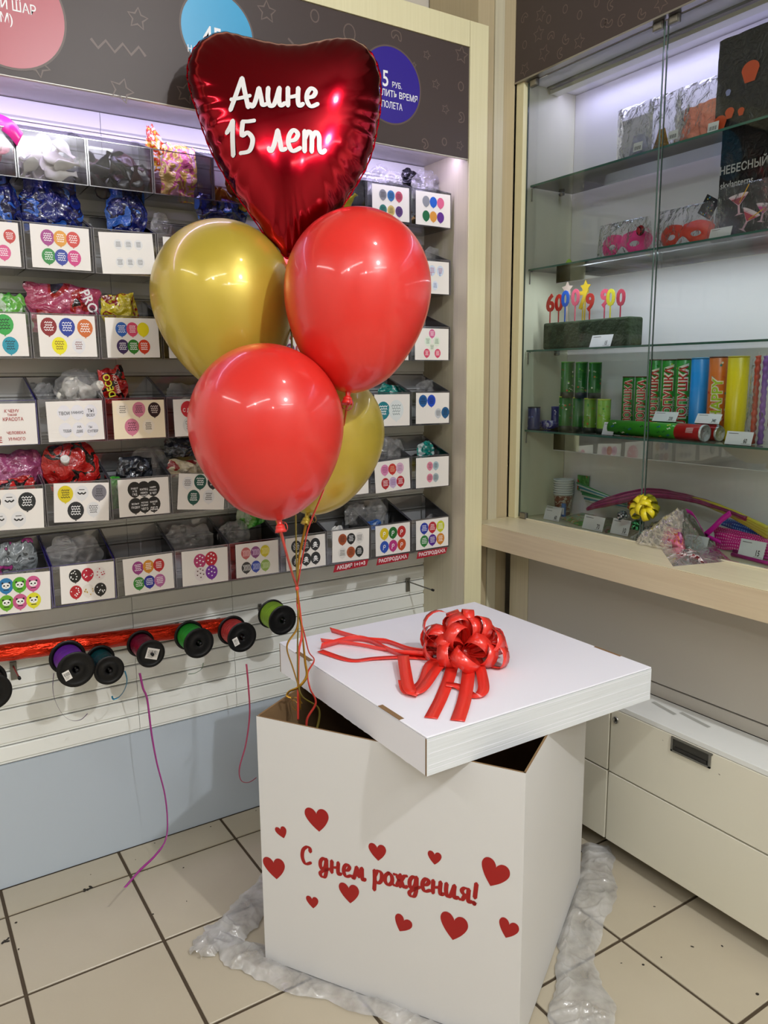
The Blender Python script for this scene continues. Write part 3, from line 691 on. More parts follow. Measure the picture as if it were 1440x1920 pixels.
for k in range(7): loop(math.tau*k/7 + rb.uniform(-.3, .3), rb.uniform(.95, 1.2), rb.uniform(.075, .105), .032, rb.uniform(-1.1, 1.1), .034)
loop(2.6, .75, .135, .030, .2, .03); loop(2.0, .25, .130, .030, .1, .02)
loop(.3, 1.45, .098, .030, .7, .038); loop(2.3, 1.40, .090, .030, -.3, .038)
# knot band
m = MB(); m.lathe([(.0, .001), (.02, .001), (.024, .012), (.018, .03), (.010, .045), (0, .05)], M_redrib, 18, Matrix.Translation(bc)); m.build('knot', bow)
def tail(pxs, wd, wave=0.008, upright=False, nm='tail', zs=None):
    base = [hit(x, y, 2, lz1 + .002) for x, y in pxs]; P = smooth_pts(base, 8); n = len(P); pts = []; ws = []
    for i, p in enumerate(P):
        t = i/(n-1); d = (P[min(i+1, n-1)] - P[max(i-1, 0)]).normalized(); sd = Vector((-d.y, d.x, 0))
        if zs: 
            q = t*(len(zs)-1); k = min(int(q), len(zs)-2); z = lz1 + zs[k] + (zs[k+1]-zs[k])*(q-k)
        else: z = lz1 + .0025 + wave*(0.5 + .5*math.sin(t*9 + wd*500))
        if upright: wv = (Vector((0, 0, 1))*.93 + sd*.36).normalized()*wd/2; z = max(z, lz1 + wd/2*.93 + .0012)
        else: wv = sd*wd/2
        pts.append(Vector((p.x, p.y, z))); ws.append(wv)
    ribbon(pts, ws, nm)
# long tails to the photograph's left
tail([(815, 1228), (770, 1223), (725, 1208), (680, 1203), (620, 1186)], .019, upright=True)
tail([(812, 1234), (770, 1232), (735, 1227), (690, 1206), (655, 1204), (602, 1218)], .022, upright=True)
tail([(810, 1235), (760, 1228), (700, 1218), (602, 1204)], .014, upright=True)
tail([(815, 1236), (760, 1234), (700, 1236), (655, 1238), (600, 1222)], .022, wave=.003)
# tails to the front
tail([(852, 1240), (842, 1275), (826, 1312), (808, 1347)], .030, zs=[.012, .008, .003, .003])
tail([(880, 1240), (877, 1280), (870, 1318), (858, 1352)], .032, zs=[.012, .010, .007, .003])
tail([(838, 1240), (818, 1262), (790, 1298), (765, 1300), (757, 1285)], .028, zs=[.014, .012, .010, .005, .016])
tail([(830, 1240), (806, 1252), (792, 1282), (766, 1299)], .026, zs=[.014, .012, .006, .004])
tail([(756, 1245), (760, 1270), (768, 1300), (785, 1305)], .030, zs=[.026, .020, .012, .006])
tail([(893, 1240), (903, 1270), (906, 1300), (888, 1306), (860, 1290), (836, 1288)], .027, zs=[.014, .012, .010, .004, .006, .010])
# ---------------------------------------------------------------- protective film round the foot of the box
def film_sheet(name, label, path, w0, w1, seed, hgt, nx=70, ny=18, inner=None):
    """crumpled translucent sheet: strip along path (floor points), w0/w1 lists of left/right half width"""
    P = smooth_pts([(a, b, 0) for a, b in path], 14); n = len(P); m = MB()
    W0 = smooth_pts([(a, 0, 0) for a in w0], 8); W1 = smooth_pts([(a, 0, 0) for a in w1], 8)
    def samp(Q, t): q = t*(len(Q)-1); k = min(int(q), len(Q)-2); return Q[k].lerp(Q[k+1], q-k)
    def fn(u, v):
        a3 = fn0(u, v); w_ = Vector(a3) - TL; aa, bb = w_.dot(f_), w_.dot(s_v); dist = min(aa, S - aa, bb, S - bb)
        k3 = min(1, max(0, -dist/.012)); return (a3[0], a3[1], .0012 + (a3[2] - .0012)*k3)
    def fn0(u, v):
        p = samp(P, u); d = (samp(P, min(1, u+.01)) - samp(P, max(0, u-.01))).normalized(); sd = Vector((-d.y, d.x, 0))
        a = -samp(W1, u).x + (samp(W0, u).x + samp(W1, u).x)*v
        e_ = (noise.noise(Vector((u*9 + seed, v*1.5, seed)))*.022 + noise.noise(Vector((u*31 + seed, v*1.5, seed)))*.008)*(v - .5)*2
        q = p + sd*(a + e_)
        r1 = 1 - abs(noise.noise(Vector((q.x*11, q.y*11, seed*3.1)))*2); r2 = 1 - abs(noise.noise(Vector((q.x*27 + 5, q.y*27, seed*1.7)))*2); r3 = 1 - abs(noise.noise(Vector((q.x*60, q.y*60, seed)))*2)
        ed = min(v, 1-v)*2; ed = min(1, ed*2.2)
        n1 = noise.noise(Vector((q.x*8, q.y*8, seed*3.1))); n2 = noise.noise(Vector((q.x*21 + 5, q.y*21, seed*1.7))); n3 = noise.noise(Vector((q.x*55, q.y*55, seed)))
        n4 = noise.noise(Vector((q.x*7 + 9, q.y*16 + 2*n1, seed*.7)))
        z = .003 + hgt*(.36 + .50*n1 + .16*max(0, 1 - abs(n2)*4)**2 + .20*max(0, 1 - abs(n4)*4.5)**2) * (.12 + .88*ed)
        return (q.x, q.y, z)
    m.grid(nx, ny, fn, M_sheet)
    o = m.build(name); tag(o, label, 'plastic sheet'); return o
M_sheet = clear('milky_film', '#f4f4f6', 0.05, 0.16, 1.4, bump=(24, .28), haze=0.42, hazecol='#ffffff')
def fl(px, py): p = hit(px, py, 2, 0.01); return (p.x, p.y)
path = [fl(478, 1690), fl(440, 1735), fl(520, 1805), fl(640, 1850), fl(760, 1888), fl(900, 1930), fl(1010, 1990)]
# strip along the front-left side (walks toward the photographer)
film_sheet('film_sheet', 'crumpled translucent film along the front foot of the box', [fl(400, 1770), fl(455, 1785), fl(560, 1825), fl(700, 1868), fl(840, 1915), fl(1000, 1985)], [.055, .055, .035, .03, .03, .03], [.01, .05, .055, .055, .05, .05], 2.0, .030, 240, 36)
film_sheet('film_sheet', 'bunched translucent film spreading from the rear corner of the box', [fl(368, 1792), fl(400, 1760), fl(440, 1722), fl(492, 1650)], [.012, .05, .04, .015], [.02, .05, .075, .05], 5.0, .040, 120, 60)
film_sheet('film_sheet', 'long crumpled translucent film beside the box under the drawers', [fl(1130, 1585), fl(1125, 1640), fl(1095, 1720), fl(1080, 1800), fl(1080, 1880), fl(1080, 1990)], [.04, .045, .055, .06, .085, .10], [.06, .06, .055, .05, .055, .065], 9.0, .034, 260, 64)
# ---------------------------------------------------------------- balloons
M_redlatex = mat('red_latex', '#dc2e26', 0.34, sss=0.12, coat=0.45, spec=0.5)
M_goldlatex = mat('gold_latex', '#c2ab3c', 0.36, metal=0.32, coat=0.45)
M_foil = mat('red_foil', '#a2051a', 0.15, metal=1.0, coat=0.3)
M_foilseam = mat('red_foil_seam', '#9a0718', 0.28, metal=1.0, bump=(120, .6, (1, 1, 1)))
def orient(d):
    return Vector(d).normalized().to_track_quat('Z', 'Y').to_matrix()
def latex(label, ctr, knot, R, mt, ratio=1.0):
    ax = (ctr - knot).normalized(); t = thing('latex_balloon', label, 'balloon', knot, orient(ax), 'bunch of balloons over the box')
    L = (ctr - knot).length; prof = []
    n = 40
    prof.append((0.0, L + R*ratio))
    for i in range(1, n):
        a = math.pi/2 - (math.pi/2)*i/n
        prof.append((R*math.cos(a), L + R*ratio*math.sin(a)))
    Ld = L - .012
    for i in range(0, n + 1):
        a = (math.pi/2)*i/n
        r = R*(math.cos(a)**1.0)*(1 - .18*math.sin(a)**2*math.cos(a)) ; z = L - Ld*math.sin(a)**(1.03)
        # blend to a conical neck
        k = max(0, (i/n - .62)/.38); r = r*(1-k*.25) ; r = max(r, .0065)
        prof.append((r, z))
    prof += [(.0065, .010), (.0055, .004), (.0085, -.001), (.012, -.010), (.0135, -.016), (.0125, -.0162), (.006, -.004)]
    m = MB(); m.lathe(prof[::-1], mt, 56); m.build('body', t, world=False)
    m = MB(); q = []
    for r_, z_ in ((.0075, .002), (.0105, -.002), (.0105, -.006), (.007, -.009)): q.append((r_, z_))
    m.lathe(q[::-1], mt, 20); m.build('knot', t, world=False)
    return t
dF, dR, dGL, dGR, dH = 1.78, 1.85, 2.00, 2.12, 1.97
k = FPX
latex('pinkish red latex balloon lowest and nearest in the bunch', at(500, 795, dF), at(525, 985, dF - .02), 144.5/k*dF, M_redlatex, 1.03)
latex('pinkish red latex balloon beside the showcase, highest of the red pair', at(671, 541, dR), at(652, 745, dR - .02), 137.5/k*dR, M_redlatex, 1.06)
latex('pearly gold latex balloon, the one just under the foil heart', at(419, 553, dGL), at(452, 742, dGL - .03), 133/k*dGL, M_goldlatex, 1.02)
latex('pearly gold latex balloon mostly hidden behind both red balloons', at(607, 812, dGR), at(575, 972, dGR - .05), 114/k*dGR, M_goldlatex, 1.04)
# foil heart
hout = [(541,482),(508,455),(474,408),(445,368),(424,335),(403,298),(389,265),(375,223),(362,182),(357,152),(361,124),(375,97),(394,81),(417,73),(443,75),(472,82),(502,87),(532,91),(562,88),(592,80),(618,72),(648,67),(674,73),(697,92),(711,124),(714,165),(712,200),(706,236),(699,270),(685,308),(664,345),(638,386),(610,418),(580,446),(560,468)]
hc = at(535, 262, dH); sc_ = dH/k
yaw = Matrix.Rotation(math.radians(9), 3, 'Z')
hx = (Matrix.Rotation(math.radians(7), 3, UP) @ RIGHT).normalized(); hy_ = UP.copy(); hn = hx.cross(hy_)
hr = Matrix((hx, hy_, hn)).transposed()
heart = thing('foil_balloon', 'glossy dark red heart foil balloon with white lettering', 'balloon', hc, hr, 'bunch of balloons over the box')
O = smooth_pts([((x - 535)*sc_*1.0, -(y - 262)*sc_, 0) for x, y in hout], 6, True); NO = len(O)
cx_, cy_ = 0.0, .035
TH = .092
def heart_surf(i, s, side):
    """i outline index, s 0 centre..1 seam"""
    o = O[i % NO]; x = cx_ + (o.x - cx_)*s; y = cy_ + (o.y - cy_)*s
    return x, y
import numpy as np
NG = 120; gx0, gx1, gy0, gy1 = min(o.x for o in O) - .01, max(o.x for o in O) + .01, min(o.y for o in O) - .01, max(o.y for o in O) + .01
GXs = np.linspace(gx0, gx1, NG); GYs = np.linspace(gy0, gy1, NG); XX, YY = np.meshgrid(GXs, GYs); ins = np.zeros((NG, NG), bool)
for i in range(NO):
    a, b = O[i], O[(i+1) % NO]
    if a.y == b.y: continue
    cond = ((a.y > YY) != (b.y > YY)) & (XX < (b.x - a.x)*(YY - a.y)/(b.y - a.y) + a.x); ins ^= cond
U = np.zeros((NG, NG)); kx, ky = 1/(GXs[1]-GXs[0])**2, 1/(GYs[1]-GYs[0])**2
for _ in range(3500):
    U[1:-1, 1:-1] = (kx*(U[1:-1, 2:] + U[1:-1, :-2]) + ky*(U[2:, 1:-1] + U[:-2, 1:-1]) + 1.0)/(2*kx + 2*ky); U[~ins] = 0
U = U/U.max()
def infl(x, y):
    a = min(max((x - gx0)/(gx1 - gx0)*(NG - 1), 0), NG - 1.001); b = min(max((y - gy0)/(gy1 - gy0)*(NG - 1), 0), NG - 1.001); i, j = int(a), int(b); a -= i; b -= j
    u = U[j, i]*(1-a)*(1-b) + U[j, i+1]*a*(1-b) + U[j+1, i]*(1-a)*b + U[j+1, i+1]*a*b
    return TH*math.sqrt(max(0, u))
def hh_(x, y, s, i, side):
    base = infl(x, y)
    # pleats near the seam, strongest along the straight sides
    a = i/NO*math.tau; pl = max(0, (s - .66)/.34)**1.5*(1 if O[i % NO].y < .12 else .5)
    w_ = math.sin(i*1.13 + 1.3*math.sin(i*.31)) * .0040 + math.sin(i*2.3 + 1)*.0014
    return max(base, TH*.55*math.sqrt(max(0, 1 - s*s)))*(1 if s < 1 else 0) + w_*pl*math.sqrt(max(0, 1 - s**8)) 
HS = [0, .08, .16, .26, .36, .46, .56, .65, .73, .80, .86, .91, .95, .98, 1.0]
for side, nm in ((1, 'front_foil'), (-1, 'back_foil')):
    m = MB(); ring = []
    m.v.append(Vector((cx_, cy_, side*TH))); 
    for s in HS[1:]:
        st = len(m.v)
        for i in range(NO):
            x, y = heart_surf(i, s, side)
            if s > .9: q = 1 + .012*math.sin(i*1.13)*(s - .9)*10; x = cx_ + (x - cx_)*q; y = cy_ + (y - cy_)*q
            m.v.append(Vector((x, y, side*hh_(x, y, s, i, side))))
        ring.append(st)
    for i in range(NO):
        j = (i+1) % NO; q = (0, ring[0]+i, ring[0]+j); m.face(q if side < 0 else q[::-1], M_foil, True)
        for r_ in range(len(ring)-1):
            q = (ring[r_]+i, ring[r_+1]+i, ring[r_+1]+j, ring[r_]+j); m.face(q if side < 0 else q[::-1], M_foil, True)
    o_ = m.build(nm, heart, world=False)
m = MB()
for i in range(NO):
    for q, z in ((1.0, 0), (1.018 + .004*math.sin(i*1.7), .0010*math.sin(i*1.1))):
        x = cx_ + (O[i].x - cx_)*q; y = cy_ + (O[i].y - cy_)*q; m.v.append(Vector((x, y, z)))
for i in range(NO): j = (i+1) % NO; m.face((2*i, 2*i+1, 2*j+1, 2*j), M_foilseam, True)
o_ = m.build('seam', heart, world=False); md = o_.modifiers.new('s', 'SOLIDIFY'); md.thickness = .0006; md.offset = 0
# lettering laid on the curved foil
import bisect
def s_of(x, y):
    """fraction of the way from the centre to the outline along the ray through (x, y)"""
    dx, dy = x - cx_, y - cy_; L = math.hypot(dx, dy)
    if L < 1e-5: return 0, 0
    best = 9; bi = 0; a = math.atan2(dy, dx)
    for i in range(NO):
        b = math.atan2(O[i].y - cy_, O[i].x - cx_); d = abs((a - b + math.pi) % math.tau - math.pi)
        if d < best: best = d; bi = i
    return L/math.hypot(O[bi].x - cx_, O[bi].y - cy_), bi
def HM(a, b, c=0.0):
    return Vector((a, b, infl(a, b) + .0022 + c))
M_lettering = flat('#e4e2e2', .35)
def hxy(px, py):
    p = hitp(px, py, hc + hn*TH*.93, hn) - hc; return p.dot(hx), p.dot(hy_)
m = MB()
a0, b0 = hxy(430, 200); a1, b1 = hxy(600, 190); hgt = (a1 - a0)/(sum(GL[c][0] for c in 'Алине')*1.05)
script_text(m, HM, 'Алине', a0 + .004, b0, hgt, hgt*.22, .0, M_lettering, brush=.15, gap=1.04, base=lambda X: (X - a0)*.05)
a0b, b0b = hxy(418, 281); a1b, b1b = hxy(614, 273); hg2 = (a1b - a0b)/(sum(GL[c][0] for c in '15 лет')*1.08)
script_text(m, HM, '15 лет', a0b + .01, b0b, hg2, hg2*.21, .0, M_lettering, brush=.15, gap=1.06, base=lambda X: (X - a0b)*.035)
m.build('lettering', heart, world=False)
tipv = heart.matrix_world @ Vector((O[0].x, O[0].y, 0))
m = MB(); m.band([tipv, tipv - UP*.012, tipv - UP*.035], [hx*.012, hx*.010, hx*.013], M_foil); m.build('valve_tab', heart)
# ---------------------------------------------------------------- balloon strings: one curling ribbon each
M_srib = mat('coral_curling_ribbon', '#d9463c', 0.3, spec=.7); M_grib = mat('gold_curling_ribbon', '#b98a2e', 0.28, metal=.6); M_mrib = mat('magenta_curling_ribbon', '#a01f86', 0.25, spec=.8); M_prib = mat('pink_curling_ribbon', '#b4375e', 0.3, spec=.7)
def string(label, pts, mt, wd=.0060, roll=0.0, tw=5.0, group='curling ribbons of the balloons', name='curling_ribbon', cat='ribbon'):
    P = smooth_pts(pts, 9); n = len(P); m = MB(); ws = []
    for i, p in enumerate(P):
        d = (P[min(i+1, n-1)] - P[max(i-1, 0)]).normalized(); sd = d.cross(FWD)
        sd = sd.normalized() if sd.length > .1 else RIGHT; ws.append((Matrix.Rotation(roll + .9*math.sin(i/n*tw), 3, d) @ sd)*wd*.5)
    m.band(P, ws, mt); o = m.build(name); md = o.modifiers.new('s', 'SOLIDIFY'); md.thickness = .0005; md.offset = 0
    return tag(o, label, cat, group)
td = 1.965; tie = at(557, 1103, td)
def A(px, py, d=td): return at(px, py, d)
string('coral curling ribbon from the nearest red balloon into the box', [at(525, 988, dF - .02), A(535, 1030, 1.80), A(546, 1070, 1.9), tie, A(558, 1140), A(571, 1190), A(579, 1222), A(589, 1238, 1.955), A(577, 1262), A(581, 1290), A(592, 1318, 1.975), A(575, 1352, 2.0), A(580, 1400, 2.02)], M_srib, tw=3)
string('coral curling ribbon from the upper red balloon through the tie', [at(652, 752, dR - .02), A(640, 815, 2.0), A(612, 905, 2.0), A(580, 985, 1.96), A(570, 1030), A(561, 1080), tie + RIGHT*.001, A(563, 1150), A(566, 1190), A(560, 1225), A(559, 1300, 1.98), A(559, 1350, 2.0)], M_srib, tw=4)
string('gold curling ribbon from the gold balloon beneath the heart', [at(452, 750, dGL - .03), A(470, 830, 1.98), A(520, 980, 1.97), A(548, 1075), tie - RIGHT*.001, A(559, 1150), A(556, 1180), A(538, 1212), A(550, 1255), A(560, 1290), A(563, 1330, 2.0)], M_grib, wd=.0070, tw=2)
string('gold curling ribbon from the hidden gold balloon', [at(575, 978, dGR - .05), A(562, 1040, 2.0), tie + UP*.001, A(561, 1150), A(567, 1190), A(572, 1240), A(575, 1268), A(560, 1288), A(543, 1296), A(538, 1304), A(546, 1308)], M_grib, wd=.0070, tw=5)
string('dull gold curling ribbon hanging straight from the foil heart', [tipv - UP*.03, A(545, 560, 1.99), A(553, 900, 2.0), A(556, 1060), tie - UP*.0015, A(559, 1160), A(558, 1230), A(563, 1300), A(598, 1330, 1.99), A(592, 1375, 2.0)], mat('dull_gold_ribbon', '#8d7f3c', .35, metal=.4), tw=3)
m = MB(); m.lathe([(0, .006), (.004, .004), (.005, 0), (.004, -.005), (0, -.007)], M_srib, 12, Matrix.Translation(tie)); tag(m.build('ribbon_tie'), 'small coral knot gathering all balloon ribbons together', 'knot', kind=None)
# curled ends by the knots
def curl(label, base, r, turns, mt, ax=(1, 0.2, 0)):
    ax = Vector(ax).normalized(); u = ax.cross(Vector((0, 0, 1))).normalized(); v = ax.cross(u); P = []
    for i in range(int(turns*10) + 1):
        a = math.tau*i/10; q = r*(.5 + .5*min(1, i/8)); P.append(base + u*(q*math.cos(a) - q) + v*q*math.sin(a) + ax*.0035*i/10*3)
    string(label, P, mt, .003, 1.2, 2.0, 'curled ribbon ends at the balloon knots')
curl('tight coral ribbon curl at the knot of the nearest balloon', at(525, 990, dF - .03), .010, 2.6, M_srib)
curl('loose gold ribbon curl behind the nearest balloon knot', at(580, 975, dGR - .07), .013, 2.4, M_grib, (1, .1, .1))
curl('loose coral ribbon curl at the knot of the upper red balloon', at(652, 752, dR - .04), .014, 2.3, M_prib, (.8, .3, -.4))
curl('gold ribbon curl hanging inside the open box corner', at(556, 1328, 2.0), .016, 2.0, M_grib, (1, .3, .3))
# ---------------------------------------------------------------- acrylic bins on the slatwall
BW = 0.1695; BX0 = 1.703 - 9*BW; BY = 2.21
ROWS = [('top', 1.996), ('second', 1.777), ('third', 1.554), ('fourth', 1.333), ('fifth', 1.111), ('bottom', 0.886)]
ORD = ['ninth', 'eighth', 'seventh', 'sixth', 'fifth', 'fourth', 'third', 'second', 'first']
def bin_mesh(edge):
    m = MB(); t = .0028; g_ = .0012; x0, x1 = g_, BW - g_; y0, y1 = BY, WY - .004; hf, hb = .114, .172
    m.box((x0, y0, 0), (x1, y0 + t, hf), M_acr)
    m.box((x0 + t, y0 + t, 0), (x1 - t, y1, t), M_acr)
    m.box((x0, y1 - t, 0), (x1, y1, hb), M_acr)
    F_ = Fr((0, 0, 0), (0, 1, 0), (0, 0, 1))
    for xx in (x0, x1 - t):
        b = len(m.v)
        for x in (xx, xx + t):
            for y, z in ((y0 + t, 0), (y1 - t, 0), (y1 - t, hb), (y0 + t, hf)): m.v.append(Vector((x, y, z)))
        for q in ((3, 2, 1, 0), (4, 5, 6, 7), (0, 1, 5, 4), (1, 2, 6, 5), (2, 3, 7, 6), (3, 0, 4, 7)): m.face([b + i for i in q], M_acr)
        # tinted saw-cut edge along the slope and the front corner
        b = len(m.v)
        for x in (xx - .0002, xx + t + .0002):
            for y, z in ((y0, hf), (y1 - t, hb), (y1 - t, hb + .0012), (y0, hf + .0012)): m.v.append(Vector((x, y, z)))
        for q in ((3, 2, 1, 0), (4, 5, 6, 7), (0, 1, 5, 4), (1, 2, 6, 5), (2, 3, 7, 6), (3, 0, 4, 7)): m.face([b + i for i in q], edge)
        m.box((xx - .0002, y0 - .0004, 0), (xx + t + .0002, y0, hf), edge)
    m.box((x0, y0 - .0006, -.0006), (x1, y0 + .001, .0014), edge); m.box((x0, y0 - .0006, hf - .001), (x1, y0 + .001, hf + .0012), edge)
    m.box((x0, y1 - t, hb), (x1, y1, hb + .0012), edge)
    return m.mesh('body')
BM = bin_mesh(M_acre); BMV = bin_mesh(M_acrv)
CW, CH = .143, .106
def bprint(m, fr, x, y, r, col, sc='#ffffff', kind='s', rnd=None, c=.0004):
    """a printed balloon picture"""
    rnd = rnd or random; mt = flat(col) if isinstance(col, str) else col
    ry = r*1.14; pts = []
    for i in range(18):
        a = math.tau*i/18; q = 1 - .12*max(0, -math.sin(a))**2; pts.append((x + r*q*math.cos(a), y + ry*math.sin(a)*(1 + .06*max(0, -math.sin(a)))))
    m.fan(fr, pts, c, mt, (x, y)); m.poly(fr, [(x - r*.12, y - ry*1.16), (x + r*.12, y - ry*1.16), (x, y - ry*.98)], c, mt)
    if kind == '-': return
    s = flat(sc); c2 = c + .0003
    if kind == 's':
        for k in range(4):
            yy = y + ry*(.45 - .28*k); L = r*rnd.uniform(.4, .62); n = 7
            m.stroke(fr, [(x - L + 2*L*i/n, yy + r*.10*(1 if (i + k) % 2 else -1)*rnd.uniform(.6, 1)) for i in range(n + 1)], r*.10, c2, s)
    elif kind == 'd':
        for k in range(9):
            a = rnd.uniform(0, math.tau); q = r*math.sqrt(rnd.random())*.78; m.ell(fr, x + q*math.cos(a), y + q*math.sin(a), r*.11, r*.11, c2, s, 8)
    elif kind == 'h':
        for (a, b) in ((-.45, .45), (.4, .5), (0, .05), (-.5, -.2), (.5, -.15), (.05, -.6), (0, .75)):
            m.fan(fr, [(x + a*r + px*r*.26, y + b*r + py*r*.26) for px, py in heart_pts(1, 6)], c2, s)
    elif kind == 'w':
        for k in range(5):
            xx = x + r*(-.6 + .3*k); m.stroke(fr, [(xx, y - ry*.55), (xx + r*.2, y), (xx - r*.05, y + ry*.5)], r*.13, c2, s, sm=3)
    elif kind == 'p':   # panda-like round face
        m.ell(fr, x, y, r*.55, r*.45, c2, flat('#f6f6f2'), 14)
        for sx in (-1, 1): m.ell(fr, x + sx*r*.24, y + r*.02, r*.14, r*.12, c2 + .0003, flat('#181818'), 10); m.ell(fr, x + sx*r*.45, y + r*.42, r*.14, r*.14, c2 + .0003, flat('#181818'), 10)
        m.ell(fr, x, y - r*.2, r*.07, r*.05, c2 + .0003, flat('#181818'), 8); m.stroke(fr, [(x - r*.35, y - r*.62), (x + r*.35, y - r*.62)], r*.12, c2, flat('#202020'))
    elif kind == 'k':   # skull and bones
        m.ell(fr, x, y + r*.1, r*.36, r*.34, c2, s, 12); m.box
        for sx in (-1, 1): m.ell(fr, x + sx*r*.15, y + r*.1, r*.09, r*.09, c2 + .0003, mt, 8); m.stroke(fr, [(x - sx*r*.5, y - r*.15), (x + sx*r*.5, y - r*.6)], r*.12, c2, s)
    elif kind == 'n':   # note
        m.ell(fr, x, y + r*.1, r*.3, r*.3, c2, s, 12); m.ell(fr, x, y + r*.1, r*.17, r*.17, c2 + .0003, mt, 10); m.stroke(fr, [(x - r*.3, y - r*.6), (x - r*.2, y)], r*.12, c2, s)
    elif kind == 'm':   # moustache
        m.stroke(fr, [(x - r*.6, y + r*.1), (x - r*.25, y - r*.18), (x, y), (x + r*.25, y - r*.18), (x + r*.6, y + r*.1)], r*.2, c2, s, sm=3)
        m.stroke(fr, [(x - r*.4, y + r*.5), (x + r*.4, y + r*.5)], r*.1, c2, s)
def six(c6, r=.0155, sp=.0325, cx=.0, y0=.023, kind='s', sc='#ffffff', dx=0.0):
    return [(cx + (i % 3 - 1)*sp + (dx if i > 2 else 0), y0 if i < 3 else -y0, r, c, (sc[i] if isinstance(sc, (list, tuple)) else sc), (kind[i] if isinstance(kind, (list, tuple)) else kind)) for i, c in enumerate(c6)]
def words_(*L): return ('T', L)   # (text, x, y, size, colour)
W = '#ffffff'; Kk = '#1a1a1a'; CL = '#e2e2e2'
